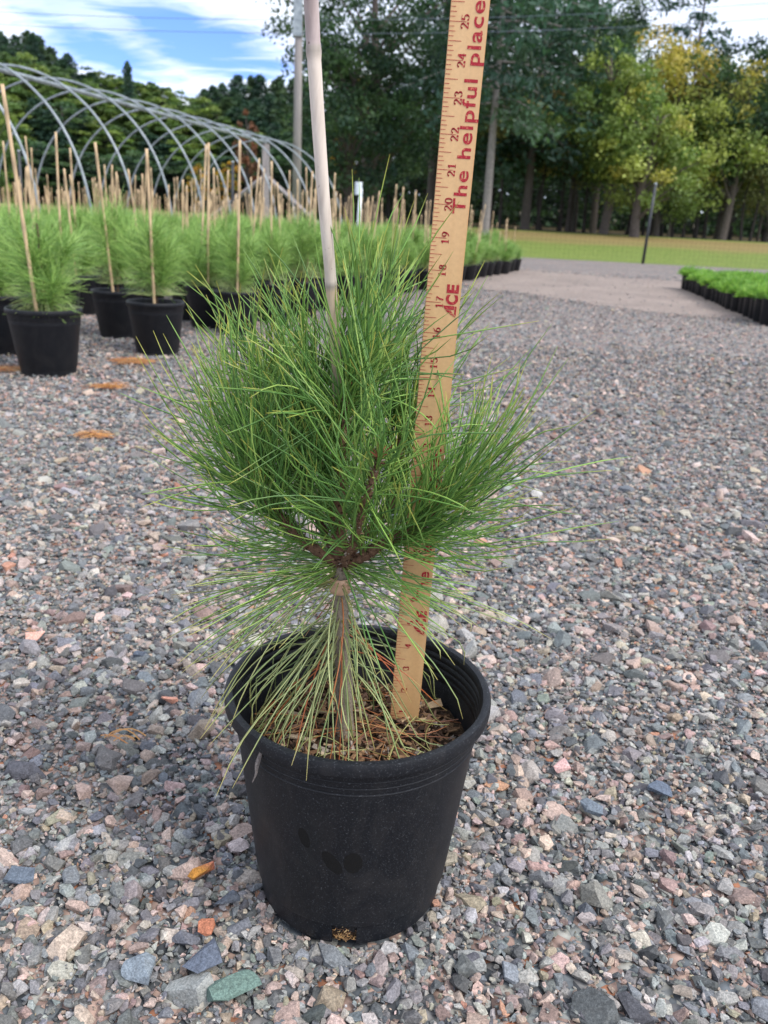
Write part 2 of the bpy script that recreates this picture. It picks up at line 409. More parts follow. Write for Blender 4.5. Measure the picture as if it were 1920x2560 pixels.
def in_dirt(xy):                                    # stones thin out on the worn strip
    x, y = xy[:, 0], xy[:, 1]
    return (y > 7.4) & (y < 14.6) & (x > 1.2+(9.8-y)*.55) & (x > 0)
def build_gravel():
    rs = np.random.default_rng(5); parts = []
    def band(n, y0, y1, lib, s0, sg, zs=.003, smax=.05, smin=.004):
        xy = wedge(n, y0, y1, rs); keep = ~(((xy**2).sum(1) < (.092+(.006 if s0 > .01 else 0))**2)) & ~in_dirt(xy); xy = xy[keep]; n = len(xy)
        size = np.clip(np.exp(rs.normal(math.log(s0), sg, n)), smin, smax)
        parts.append(scatter(n, lib, xy, size, rs.uniform(-.001, zs, n), rs))
    band(20000, -.34, .9, LOWH, .0036, .3, .008, smin=.002)
    band(27000, -.34, .75, MD, .0060, .33, .006)
    band(15000, -.34, .75, HI, .0098, .40, .006)
    band(1700, -.34, .75, HI, .020, .34, .002)
    band(24000, .75, 2.0, MD, .0074, .35, .006)
    band(12500, .75, 2.0, HI, .0118, .38, .005)
    band(900, .75, 2.0, HI, .026, .3, .002)
    band(34000, 2.0, 4.4, LOWH, .0135, .35, .006)
    band(7000, 2.0, 4.4, MD, .019, .35, .006)
    band(32000, 4.4, 9.5, LOWH, .018, .35, .004)
    band(9000, 9.5, 16, LOWH, .03, .3, .002)
    xy = np.array(dirt_edge)[:, None]+rs.normal(0, .12, (len(dirt_edge), 14, 2)); xy = xy.reshape(-1, 2); n = len(xy)
    parts.append(scatter(n, LOWH, xy, np.clip(np.exp(rs.normal(math.log(.018), .35, n)), .006, .04), rs.uniform(0, .004, n), rs))
    n = 1500; a = rs.uniform(0, 6.283, n); q = rs.uniform(.093, .125, n); sz = np.clip(np.exp(rs.normal(math.log(.0075), .4, n)), .004, .014)
    q = np.maximum(q, .092+sz*.45); parts.append(scatter(n, MD, np.stack([q*np.cos(a), q*np.sin(a)], -1), sz, rs.uniform(-.001, .004, n), rs))
    n = 5200; xy = np.stack([rs.uniform(1.2, 8.2, n), rs.uniform(6.2, 15.6, n)], -1); xy = xy[in_dirt(xy)]; n = len(xy)
    parts.append(scatter(n, LOWH, xy, np.clip(np.exp(rs.normal(math.log(.014), .4, n)), .005, .035), rs.uniform(.002, .006, n), rs))
    V, F, C = merge(parts)
    o = link('gravel', npmesh('gravel', V, F, m_stone, C)); tag(o, 'crushed grey, blue and pink gravel covering the yard', 'gravel', kind='stuff')
build_gravel()
def special_stone(px, py, L, Wd, H, ang, color, label, seed, npts=14, color2=None):
    hv, hf = hull(npts, seed); M = Matrix.Rotation(ang, 3, 'Z')
    v = hv*np.array([L/2, Wd/2, H/2]); v = v@np.array(M).T; p = gnd(px, py)
    col = np.broadcast_to(np.array(color), (len(v), 3)).copy()
    if color2 is not None: col[v[:, 0] > L*.12] = color2
    o = link('stone', npmesh('stone', v, [hf], m_stone, col), loc=(p.x, p.y, .003+H*.28))
    tag(o, label, 'stone', 'larger stones lying in the gravel')
special_stone(583, 2482, .062, .028, .014, rad(22), srgb(98, 120, 112), 'flat green stone low in the gravel, in front of the pot', 901, 16)
special_stone(512, 2410, .048, .040, .018, rad(60), srgb(88, 96, 110), 'large dark blue-grey slab in the gravel left of the green stone', 902, 11)
special_stone(345, 2440, .036, .034, .016, rad(10), srgb(124, 134, 142), 'mottled light grey stone left of the large dark slab', 903, 16)
special_stone(512, 2188, .040, .017, .012, rad(28), srgb(186, 130, 58), 'bright orange-yellow stone lying left of the black pot', 904, 12, srgb(196, 120, 100))
special_stone(560, 2268, .034, .018, .016, rad(35), srgb(80, 86, 96), 'dark pointed stone beside the foot of the pot, left', 905, 12)
special_stone(516, 2330, .018, .019, .013, rad(0), srgb(160, 104, 80), 'rusty brown block of stone below the pointed dark one', 906, 12)
special_stone(50, 2200, .036, .022, .014, rad(0), srgb(88, 98, 110), 'dark blue-grey stone near the left edge of the foreground', 907, 14)
special_stone(88, 1600, .034, .020, .016, rad(24), srgb(206, 160, 144), 'salmon pink stone at far left, level with the lower branches', 908, 12)
special_stone(424, 1757, .026, .021, .016, rad(24), srgb(196, 142, 122), 'orange-pink stone left of the pot rim', 909, 10)
special_stone(352, 1644, .026, .014, .012, rad(10), srgb(84, 92, 104), 'flat dark stone under the drooping needles at left', 910, 10)
special_stone(1650, 1985, .034, .026, .014, rad(-35), srgb(90, 100, 114), 'dark blue angular stone right of the pot', 911, 12)
special_stone(1400, 1925, .030, .026, .014, rad(10), srgb(196, 160, 156), 'wide pale pink stone right of the pot', 912, 15)
special_stone(1478, 2030, .032, .028, .018, rad(-10), srgb(104, 114, 124), 'thick slate-grey stone right of the pot, below the pale pink one', 913, 14)

# ------------------------------------------------------------------ yardstick
IN = .0254
def rulermat():
    M = Mat('varnished_maple', .42, .45)
    n = M.noise(18, 6, .6, .4, None, (1, 1, .05)); n2 = M.noise(2, 3, .5, 0, None, (1, 1, .7)); n3 = M.noise(300, 3, .6)
    c = M.ramp(n.outputs[0], [(.3, srgb(194, 154, 108)), (.7, srgb(216, 180, 134))])
    c = M.mix(1.0, c, M.ramp(n2.outputs[0], [(.3, (.90, .88, .85)), (.7, (1.05, 1.05, 1.05))]), 'MULTIPLY')
    c = M.mix(1.0, c, M.ramp(n3.outputs[0], [(.3, (.93,)*3), (.7, (1.05,)*3)]), 'MULTIPLY'); M.base(c); return M.m
def inkmat():
    M = Mat('worn_red_ink', .6, .3); n = M.noise(420, 5, .75)
    M.base(M.ramp(n.outputs[0], [(.36, srgb(196, 120, 92)), (.46, srgb(160, 34, 48)), (.8, srgb(136, 20, 38))])); return M.m
def digit_strokes(ch):
    a = lambda cx, cy, rx, ry, t0, t1, n=14: [(cx+rx*math.cos(rad(t0+(t1-t0)*i/n)), cy+ry*math.sin(rad(t0+(t1-t0)*i/n))) for i in range(n+1)]
    D = {'0': [a(.3, .5, .24, .46, 0, 360, 24)], '1': [[(.12, .80), (.32, .96)], [(.32, .97), (.32, .02)], [(.12, .02), (.52, .02)]],
         '2': [a(.28, .72, .22, .24, 165, -25)+[(.40, .50), (.08, .06)], [(.06, .05), (.54, .05)], [(.54, .02), (.56, .2)]],
         '3': [a(.27, .74, .20, .22, 160, -80), a(.27, .27, .24, .25, 80, -160)],
         '4': [[(.40, .97), (.04, .30)], [(.02, .29), (.58, .29)], [(.41, .97), (.41, .02)]],
         '5': [[(.52, .94), (.14, .94)], [(.14, .94), (.11, .55)], a(.27, .32, .25, .29, 125, -155)],
         '6': [a(.3, .29, .22, .27, 0, 360, 20), [(.09, .34), (.14, .66), (.28, .86), (.48, .97)]],
         '7': [[(.06, .94), (.56, .94)], [(.55, .94), (.32, .5), (.24, .02)]],
         '8': [a(.3, .74, .17, .21, 0, 360, 18), a(.3, .27, .22, .25, 0, 360, 18)],
         '9': [a(.3, .69, .22, .27, 0, 360, 20), [(.51, .64), (.46, .34), (.32, .14), (.12, .03)]]}
    return D[ch]
def stroke_mesh(paths, ox, oy, s, thin, thick, sxx=1.0):
    parts = []
    for path in paths:
        P = np.array(path, float)*[s*sxx, s]+[ox, oy]
        for p, q in zip(P[:-1], P[1:]):
            d = q-p; L = np.linalg.norm(d)
            if L < 1e-9: continue
            d /= L; n = np.array([-d[1], d[0]]); w = (thin+(thick-thin)*abs(d[1])**1.5)/2; e = d*w*.35
            parts.append((np.array([p-e+n*w, p-e-n*w, q+e-n*w, q+e+n*w]), [np.array([[0, 1, 2, 3]])]))
    return parts
def text_tris(body, offset=0.0):
    cu = bpy.data.curves.new('lettering', 'FONT'); cu.body = body; cu.offset = offset; cu.resolution_u = 5; cu.space_character = 1.12 if len(body) > 3 else 1
    ob = bpy.data.objects.new('lettering', cu); COL.objects.link(ob)
    dg = bpy.context.evaluated_depsgraph_get(); me = bpy.data.meshes.new_from_object(ob.evaluated_get(dg)); me.calc_loop_triangles()
    V = np.array([v.co[:2] for v in me.vertices]); F = np.array([t.vertices[:] for t in me.loop_triangles])
    bpy.data.objects.remove(ob); bpy.data.curves.remove(cu); bpy.data.meshes.remove(me); return V, F
def build_yardstick():
    ax = Vector((.0209, -.0373, 1)).normalized(); ra = rad(-5.22)
    side = Vector((math.cos(ra), math.sin(ra), 0)); side = (side-ax*side.dot(ax)).normalized(); nrm = ax.cross(side)   # towards +Y?
    if nrm.y > 0: nrm = -nrm                     # nrm faces the camera
    base = Vector((1.2741, 1.1249, 8.8639-2.9))*IN
    root = empty('yardstick', base); root.matrix_world = Matrix(((side.x, -nrm.x, ax.x, base.x), (side.y, -nrm.y, ax.y, base.y), (side.z, -nrm.z, ax.z, base.z), (0, 0, 0, 1)))
    tag(root, 'varnished wooden yardstick with red print standing upright in the pot beside the pine', 'yardstick')
    Wd, T, H = 1.125*IN, .004, 36*IN
    bm = bmesh.new(); bmesh.ops.create_cube(bm, size=1)
    for v in bm.verts: v.co = Vector(((v.co.x+.5)*Wd, (v.co.y+.5)*T, (v.co.z+.5)*H))
    bmesh.ops.bevel(bm, geom=bm.edges[:], offset=.0005, segments=2, affect='EDGES')
    # slight bow along the length
    bmesh.ops.subdivide_edges(bm, edges=[e for e in bm.edges if e.calc_length() > .5], cuts=24)
    me = bpy.data.meshes.new('wood_strip'); bm.to_mesh(me); bm.free(); me.materials.append(rulermat()); link('wood_strip', me, root)
    # print, in (x across, z along), front face y = -0.2 mm
    parts = []
    def quad(x0, x1, z0, z1): parts.append((np.array([[x0, z0], [x1, z0], [x1, z1], [x0, z1]]), [np.array([[0, 1, 2, 3]])]))
    for k in range(2, 36*8):
        i = k/8
        ln = .50 if k % 8 == 0 else (.40 if k % 8 == 4 else (.20 if k % 2 == 0 else .16)); w = .016
        quad(.012, ln, i-w/2, i+w/2)
    def put(V2, F2, zx0, base_x, sx, sy, shear=0):   # text x -> along (z); text y -> towards -x
        V2 = np.asarray(V2); X = base_x-V2[:, 1]*sy; Z = zx0+(V2[:, 0]+shear*V2[:, 1])*sx
        parts.append((np.stack([X, Z], -1), F2))
    hd = .235
    for n in range(1, 36):
        s = str(n); adv = .165
        for q, ch in enumerate(s):
            if len(s) == 2: z0 = n-.185 if q == 0 else n+.03
            else: z0 = n+.03
            for V2, F2 in stroke_mesh(digit_strokes(ch), 0, 0, 1, .07, .20, 1.0): put(V2*[1, 1], F2, z0, .575, .27, hd)
    def fit(body, z0, z1, bx, cap, off):
        V, F = text_tris(body, off); x0, x1 = V[:, 0].min(), V[:, 0].max()
        Vc, _ = text_tris('H', off); hcap = Vc[:, 1].max()
        put(V-[x0, 0], [F], z0, bx, (z1-z0)/(x1-x0), cap/hcap)
    A = [np.array([[0, 0], [.30, 0], [.44, .42], [.52, .42], [.52, 0], [.78, 0], [.78, 1.28]]), ]
    def logo(z0):
        # triangular first letter with a slit, then two heavy letters
        u = .40
        tri1 = np.array([[0, 0], [.32, .26], [.32, .62]]); tri2 = np.array([[.37, .30], [.62, .50], [.62, 1.0], [.37, .70]])
        b1 = np.array([[.10, 0], [1.0, 0], [1.0, .17], [.32, .17]]); tri3 = np.array([[.68, .22], [1.02, .22], [1.02, 1.24], [.68, 1.04]])
        for t in (tri1, tri2, b1, tri3): put(t*[.36, .36], [np.arange(len(t))[None]], z0, 1.03, 1, 1)
        fit('C', z0+.40, z0+.72, 1.03, .37, .05); fit('E', z0+.77, z0+1.05, 1.03, .37, .045)
        quad(1.012, 1.03, z0+1.065, z0+1.085)
    for s0, l0 in ((6.05, 4.62), (19.75, 16.55), (31.8, 28.6)):
        if s0 == 31.8: fit('The helpful', s0, s0+3.9, .99, .395, .017)
        else: fit('The helpful place.', s0, s0+6.0, .99, .395, .017)
        logo(l0)
    V2, F2, C = merge([(np.pad(np.asarray(v), ((0, 0), (0, 1))), f, (0, 0, 0)) for v, f in parts])
    V = np.stack([V2[:, 0]*IN, np.full(len(V2), -.00025), V2[:, 1]*IN], -1)
    link('printed_markings', npmesh('printed_markings', V, F2, inkmat()), root)
build_yardstick()

# ------------------------------------------------------------------ potted pine in front
PH, PR, PB = .225, .1268, .092
def pot_profile(R=PR, B=PB, H=PH):
    led = .024/.225*H; out = [(B, .0), (B+.0018, led), (B+.0048, led+.0012), (B+.0052, led+.003)]
    r1 = R-.0088; out += [(r1, H-.0150), (r1+.0002, H-.0138), (R-.0016, H-.0134), (R-.0003, H-.0125), (R, H-.0105), (R, H-.004), (R-.0012, H-.001), (R-.004, H), (R-.0075, H-.001), (R-.009, H-.004)]
    z = H-.006; rin = R-.0095
    for k in range(5): out += [(rin-.0001-k*.0006, z-k*.007-.003), (rin+.001-k*.0006, z-k*.007-.005), (rin-.0005-k*.0006, z-k*.007-.007)]
    out += [(B+.006, .05*H/.225), (B-.002, .012), (.0, .012)]
    return out
def build_main_pot(root):
    notch = [rad(-92), rad(2), rad(180), rad(90)]
    def skip(i, t):
        if i != 0: return False
        return any(abs((t+.03-a+math.pi) % (2*math.pi)-math.pi) < rad(7.2) for a in notch)
    V, F = lathe(pot_profile(), 128, skip); po = link('pot', npmesh('pot', V, F, m_pot_main, smooth=True), root)
    me = po.data
    md = po.modifiers.new('edges', 'EDGE_SPLIT'); md.split_angle = rad(40)
    V, F = lathe([(.0, .0015), (.0885, .0015), (.0895, .05)], 64); link('root_ball', npmesh('root_ball', V, F, m_soil), root)
    # fibrous roots poking out of the front drain hole
    rs = np.random.default_rng(3); n = 60; P = np.zeros((n, 5, 3)); t = np.linspace(0, 1, 5)
    a = rs.normal(rad(-92), rad(3), n); L = rs.uniform(.004, .012, n)
    for k in range(5):
        if k == 0: cx = np.cos(a)*.089; cz = rs.uniform(.002, .018, n); dd = rs.normal(0, 1, (n, 2)); dd /= np.linalg.norm(dd, axis=1, keepdims=True)
        P[:, k, 0] = cx+dd[:, 0]*L*t[k]*.6+rs.normal(0, .0008, n); P[:, k, 1] = -.0885-L*.3*math.sin(t[k]*3); P[:, k, 2] = np.clip(cz+dd[:, 1]*L*t[k]*.6, .001, .021)
    V, F = tubes(P, np.full((n, 5), .0004)); link('root', npmesh('root', V, F, vcol('root_fibre', .9), np.repeat(np.array([srgb(*q) for q in [(150, 116, 76), (96, 70, 50), (186, 156, 112)]])[rs.choice(3, n)], 15, 0)), root)
SOIL = PH-.058
def build_soil(root):
    th = np.arange(96)/96*2*math.pi; rr = np.linspace(0, .1108, 26); V = []
    for r in rr:
        for t in th:
            x, y = r*math.cos(t), r*math.sin(t)
            z = SOIL+.004*mnoise.noise(Vector((x*60, y*60, 1)))+.0025*mnoise.noise(Vector((x*220, y*220, 5)))+.006*(r/.1165)**3*(-1)
            V.append((x, y, z))
    n = 96; F = [(i*n+j, i*n+(j+1) % n, (i+1)*n+(j+1) % n, (i+1)*n+j) for i in range(len(rr)-1) for j in range(n)]
    mix = link('potting_mix', npmesh('potting_mix', np.array(V), [np.array(F)], m_soil, smooth=True), root)
    rs = np.random.default_rng(8); parts = []
    N = 1700; r = .102*np.sqrt(rs.uniform(0, 1, N)); a = rs.uniform(0, 2*math.pi, N)
    pal = np.array([srgb(*c) for c in [(150, 118, 88), (110, 82, 60), (70, 50, 38), (186, 160, 128), (128, 100, 84), (160, 148, 136), (52, 38, 30), (196, 176, 150)]])
    for i in range(N):
        L = float(np.clip(rs.lognormal(math.log(.008), .5), .003, .03)); w = L*rs.uniform(.18, .4); t = rs.uniform(.0006, .002)
        M = Matrix.Rotation(rs.uniform(0, 6.28), 3, 'Z') @ Matrix.Rotation(rs.normal(0, .3), 3, 'Y') @ Matrix.Rotation(rs.normal(0, .5), 3, 'X')
        L = min(L, .005+2*max(0, .1065-r[i])); c = (r[i]*math.cos(a[i]), r[i]*math.sin(a[i]), SOIL+rs.uniform(-.001, .006)-.006*(r[i]/.1165)**3)
        v, f = boxv((0, 0, 0), (L, w, t)); v = v*1.0; v[v[:, 0] > 0, 1] *= rs.uniform(.2, 1); v[:, 2] += np.abs(v[:, 0])*rs.uniform(-.15, .15)
        v = v@np.array(M).T+c; col = pal[rs.choice(8, p=[.2, .2, .14, .08, .15, .08, .11, .04])]*rs.uniform(.5, .95)
        parts.append((v, f, col))
    V, F, C = merge(parts); link('bark_mulch', npmesh('bark_mulch', V, F, vcol('bark_chips', .9, 500, .35), C), mix)
    # shed needles lying on the mix
    n = 60; K = 7; t = np.linspace(-.5, .5, K)[None, :]
    rr2 = .085*np.sqrt(rs.uniform(0, 1, n)); aa = rs.uniform(0, 6.28, n); d = rs.uniform(0, 6.28, n); L = rs.uniform(.04, .095, n); bend = rs.normal(0, .012, n)
    cx, cy = rr2*np.cos(aa), rr2*np.sin(aa)
    P = np.zeros((n, K, 3)); P[..., 0] = cx[:, None]+np.cos(d)[:, None]*L[:, None]*t-np.sin(d)[:, None]*bend[:, None]*(t*2)**2
    P[..., 1] = cy[:, None]+np.sin(d)[:, None]*L[:, None]*t+np.cos(d)[:, None]*bend[:, None]*(t*2)**2
    P[..., 2] = SOIL+.005+rs.uniform(0, .007, n)[:, None]+rs.normal(0, .05, n)[:, None]*L[:, None]*t
    q = np.hypot(P[..., 0], P[..., 1]); k = np.minimum(1, .104/np.maximum(q, 1e-6)); P[..., 0] *= k; P[..., 1] *= k
    V, F = tubes(P, np.full((n, K), .00045)); colr = np.array([srgb(*c) for c in [(170, 108, 68), (188, 138, 92), (134, 84, 58), (160, 158, 100)]])[rs.choice(4, n, p=[.22, .2, .28, .3])]
    link('shed_needles', npmesh('shed_needles', V, F, m_needle, np.repeat(colr, K*3, 0)), mix)
def needle_curves(p0, d, L, bendv, K=9, rs=RNG, wig=.046):
    """quadratic curves: start p0 dir d length L, bending vector bendv (relative)"""
    N = len(p0); t = np.linspace(0, 1, K)[None, :, None]
    P = p0[:, None]+d[:, None]*L[:, None, None]*t+bendv[:, None]*L[:, None, None]*t**2
    w = rs.normal(0, wig, (N, 1, 3))*L[:, None, None]; P = P+w*np.sin(t*math.pi*rs.uniform(.8, 2.0, (N, 1, 1)))
    return P
def needle_mesh(P, r0, col, tip, rs=RNG):
    N, K = P.shape[:2]; t = np.linspace(0, 1, K); R = np.broadcast_to(r0[:, None], (N, K))*np.interp(t, [0, .1, .88, 1], [.75, 1, .95, .25])[None]
    V, F = tubes(P, R, 3); tt = np.interp(t, [0, .06, .14, .86, 1], [.5, .2, 0, 0, 1.0])
    C = col[:, None]*(1-tt[None, :, None])+tip[:, None]*tt[None, :, None]; C = np.repeat(C[:, :, None], 3, 2).reshape(-1, 3)
    return V, F, C
GR = np.array([srgb(*c) for c in [(108, 150, 72), (122, 164, 80), (94, 136, 70), (140, 176, 86), (82, 122, 62), (158, 188, 98)]])
GW = [.26, .22, .2, .12, .14, .06]
GREY = np.array([srgb(*c) for c in [(142, 160, 104), (158, 172, 118), (124, 146, 92), (168, 176, 120), (146, 152, 94)]])
def clear_of_ruler(P, rs):
    # the yardstick was pushed in at the near side of the crown: most needles there are bent aside
    mark = (P[..., 2]-.152)/IN; x0 = .032+.0209*(P[..., 2]-.152); y0 = .0286-.0373*(P[..., 2]-.152)
    hit = (P[..., 0] > x0-.008) & (P[..., 0] < x0+.034) & (P[..., 1] < y0)
    pr = np.where(mark > 14, .86, np.where(mark > 12, .5, np.where(mark > 7, .12, .6)))
    prob = (hit*pr).max(1); prob[(np.abs(P[..., 1]-y0) < .002).any(1) & hit.any(1)] = .9
    z = P[..., 2]; a, b, c = dY(727, 800, .018), dY(714, 600, .006), dY(697, 400, -.006)
    xs = np.interp(z, [a.z, b.z, c.z], [a.x, b.x, c.x]); ys = np.interp(z, [a.z, b.z, c.z], [a.y, b.y, c.y]); zz = dY(728, 790, .0).z
    hit = (np.abs(P[..., 0]-xs) < .009) & (P[..., 1] < ys) & (z > zz-.02)
    prob = np.maximum(prob, hit.any(1)*.6)
    return rs.uniform(0, 1, len(P)) > prob
def shoot_needles(path, n, Lr, rs, spread=(.45, 1.3), up=.28, start=.15, pal=GR, pw=GW, dens=1.0, out=.0):
    path = np.asarray(path); K = len(path); seg = np.gradient(path, axis=0); seg /= np.linalg.norm(seg, axis=1, keepdims=True)
    nf = n//2; u = start+(1-start)*rs.uniform(0, 1, nf)**dens; i = np.clip(u*(K-1), 0, K-1.001); i0 = i.astype(int); fr = (i-i0)[:, None]
    p = path[i0]*(1-fr)+path[i0+1]*fr; T = seg[i0]*(1-fr)+seg[i0+1]*fr; T /= np.linalg.norm(T, axis=1, keepdims=True)
    rnd = rs.normal(size=(nf, 3)); perp = rnd-(rnd*T).sum(1, keepdims=True)*T; perp /= np.linalg.norm(perp, axis=1, keepdims=True)
    ang = rs.uniform(*spread, nf)*np.interp(u, [start, .8, 1], [1.05, .85, .45])
    d = T*np.cos(ang)[:, None]+perp*np.sin(ang)[:, None]
    L = rs.uniform(*Lr, nf); b = np.tile([0, 0, up], (nf, 1))+T*rs.uniform(-.1, .4, nf)[:, None]+rs.normal(0, .33, (nf, 3))
    b -= d*(b*d).sum(1, keepdims=True)*.6
    # two needles in each bundle
    p = np.repeat(p, 2, 0); d = np.repeat(d, 2, 0)+rs.normal(0, .05, (2*nf, 3)); L = np.repeat(L, 2)*rs.uniform(.92, 1.0, 2*nf); b = np.repeat(b, 2, 0)+rs.normal(0, .05, (2*nf, 3))
    P = needle_curves(p, d, L, b, rs=rs); keep = clear_of_ruler(P, rs) & (P[..., 2].min(1) > PH); P = P[keep]; nk = len(P); nf = nk//2; P = P[:2*nf]; col = pal[rs.choice(len(pal), 2*nf, p=pw)]*rs.uniform(.8, 1.15, (2*nf, 1))
    tip = np.tile(srgb(188, 184, 84), (2*nf, 1))*rs.uniform(.7, 1.1, (2*nf, 1)); tip[rs.uniform(0, 1, 2*nf) < .4] = srgb(130, 160, 80)
    return needle_mesh(P, rs.uniform(.00056, .00074, 2*nf), col, tip)
def rough_branch(path, r0, r1, rs, scale_n=140):
    path = smoothpath(path, 40); R = np.linspace(r0, r1, 40)*rs.uniform(.88, 1.15, 40); V, F = tubes(path[None], R[None], 10)
    V += rs.normal(0, .0003, V.shape); parts = [(V, F, np.array(srgb(104, 80, 64)))]
    # old bundle sheaths: little pale and dark pegs all round the wood
    n = scale_n; u = rs.integers(0, 39, n); p = path[u]; T = np.gradient(path, axis=0)[u]; T /= np.linalg.norm(T, axis=1, keepdims=True)
    rnd = rs.normal(size=(n, 3)); perp = rnd-(rnd*T).sum(1, keepdims=True)*T; perp /= np.linalg.norm(perp, axis=1, keepdims=True)
    a = p+perp*(R[u][:, None]*.7); b = p+perp*(R[u][:, None]+rs.uniform(.0012, .0035, n)[:, None])+T*.002
    V2, F2 = tubes(np.stack([a, (a+b)/2, b], 1), np.tile([.0009, .0008, .0004], (n, 1)), 4)
    c = np.array([srgb(*q) for q in [(70, 50, 40), (124, 100, 82), (158, 146, 134), (90, 64, 50)]])[rs.choice(4, n)]
    parts.append((V2, F2, np.repeat(c, 12, 0))); return path, merge(parts)
def build_main_pine():
    rs = np.random.default_rng(21)
    root = empty('potted_pine', (0, 0, 0)); tag(root, 'young long-needled pine in a large black nursery pot, alone in the foreground', 'potted pine')
    build_main_pot(root); build_soil(root)
    D = dY
    base = D(747, 1545, 0); base.z = SOIL-.006
    tp = [base, D(744, 1480, 0), D(738, 1400, 0), D(737, 1320, 0), D(735, 1260, 0), D(737, 1215, 0)]
    pth = smoothpath(tp, 30); R = np.linspace(.0085, .0062, 30)*rs.uniform(.93, 1.08, 30); R[:3] *= [1.5, 1.25, 1.1]; V, F = tubes(pth[None], R[None], 12)
    V += rs.normal(0, .0003, V.shape)
    trunk = link('trunk', npmesh('trunk', V, F, m_twig, np.array(srgb(128, 118, 104))[None], True), root)
    wh = D(737, 1222, 0)
    shoots = [  # path, radius, needles, length range, up bend
        ('leader', [wh, D(730, 1150, 0), D(731, 1060, -.003), D(737, 960, -.006), D(742, 890, -.008), D(755, 845, -.01), D(764, 822, -.01)], .0068, 1050, (.08, .125), .10),
        ('left', [wh, D(690, 1192, -.004), D(635, 1150, -.010), D(592, 1098, -.016), D(562, 1050, -.02), D(545, 1000, -.02)], .0052, 560, (.07, .108), .5),
        ('right', [wh, D(775, 1207, -.004), D(832, 1172, -.012), D(885, 1148, -.018), D(932, 1118, -.022), D(962, 1075, -.024)], .0056, 720, (.07, .115), .42),
        ('rear_left', [wh, D(705, 1160, .02), D(660, 1060, .05), D(625, 950, .062), D(600, 850, .066)], .0046, 520, (.08, .115), .12),
        ('rear_right', [wh, D(775, 1170, .02), D(850, 1080, .05), D(862, 1000, .060), D(868, 900, .064)], .0046, 540, (.08, .115), .12),
        ('rear_middle', [wh, D(725, 1150, .02), D(700, 1040, .045), D(682, 930, .055), D(675, 850, .055)], .0044, 440, (.085, .12), .1),
        ('front', [wh, D(752, 1195, -.02), D(775, 1130, -.045), D(800, 1050, -.06), D(820, 990, -.066)], .0042, 300, (.08, .115), .15)]
    for nm, pts, r, n, Lr, up in shoots:
        path, (V, F, C) = rough_branch(pts, r, r*.55, rs)
        b = link('branch', npmesh('branch', V, F, m_twig, C), root)
        V, F, C = shoot_needles(path, int(n*.56), Lr, rs, up=up, start=.12 if nm == 'leader' else .22, dens=.8)
        link('needles', npmesh('needles', V, F, m_needle, C, True), b)
        # brown bud scales at the tip
        t = path[-1]; m = 26; d = rs.normal(size=(m, 3))+np.array([0, 0, 1.8]); d /= np.linalg.norm(d, axis=1, keepdims=True)
        P = needle_curves(np.tile(t, (m, 1)), d, rs.uniform(.006, .014, m), rs.normal(0, .2, (m, 3)), 4, rs)
        V, F = tubes(P, np.tile([.0011, .001, .0007, .0003], (m, 1)), 3); link('bud', npmesh('bud', V, F, m_twig, np.array(srgb(124, 78, 56))[None]), b)
    # skirt of older needles round the trunk below the tie
    def skirt(n, y0, y1, Lr, el, drop, rs, azr=(0, 2*math.pi), pal=GREY):
        u = rs.uniform(0, 1, n); z = np.array([D(736, y0+(y1-y0)*q, 0) for q in u]); az = rs.uniform(*azr, n)
        e = rs.uniform(*el, n); d = np.stack([np.cos(az)*np.cos(e), np.sin(az)*np.cos(e), np.sin(e)], -1); L = rs.uniform(*Lr, n)
        b = np.stack([np.zeros(n), np.zeros(n), -rs.uniform(*drop, n)], -1)+rs.normal(0, .12, (n, 3))
        b -= d*(b*d).sum(1, keepdims=True)*.5
        P = needle_curves(z+d*.003, d, L, b, 10, rs, .025)
        # keep the ends above the mix and inside or over the rim
        rr = np.hypot(P[..., 0], P[..., 1])
        for q in range(n):
            k = np.argmax(rr[q] > .108)
            if k > 0:
                f = (.108-rr[q, k-1])/(rr[q, k]-rr[q, k-1]); zc = P[q, k-1, 2]+f*(P[q, k, 2]-P[q, k-1, 2])
                if zc < PH+.002 or rr[q].max() < .13:                      # caught by the wall: stays inside the pot
                    s = np.minimum(1, .103/np.maximum(rr[q], 1e-6)); P[q, :, 0] *= s; P[q, :, 1] *= s
                elif rr[q].max() > .129:              # passes over the rim: lift it so that it drapes across
                    k2 = np.argmax(rr[q] > .129); f2 = (.129-rr[q, k2-1])/(rr[q, k2]-rr[q, k2-1]); z2 = P[q, k2-1, 2]+f2*(P[q, k2, 2]-P[q, k2-1, 2])
                    lift = max(0, PH+.0025-z2); P[q, :, 2] += lift*np.minimum(1, rr[q]/.125)
                else: P[q, k:, 2] = np.where(rr[q, k:] < .1285, np.maximum(P[q, k:, 2], PH+.002), P[q, k:, 2])
        rr = np.hypot(P[..., 0], P[..., 1]); k = np.where((rr > .1155) & (P[..., 2] < PH), np.maximum(1, .1285/rr), 1); P[..., 0] *= k; P[..., 1] *= k
        rr = np.hypot(P[..., 0], P[..., 1]); P[..., 2] = np.where(rr < .112, np.maximum(P[..., 2], SOIL+.005+.004*rs.uniform(0, 1, (n, 1))), P[..., 2])
        low = P[..., 2].min(1) <= PH-.042; inside = np.hypot(P[..., 0], P[..., 1]).max(1) < .107
        P = P[clear_of_ruler(P, rs) & (~low | inside) & (P[..., 1].min(1) > -.14)]; n = len(P)
        col = pal[rs.choice(len(pal), n)]*rs.uniform(.8, 1.15, (n, 1)); tip = np.tile(srgb(190, 176, 110), (n, 1))
        return needle_mesh(P, rs.uniform(.0006, .0008, n), col, tip)
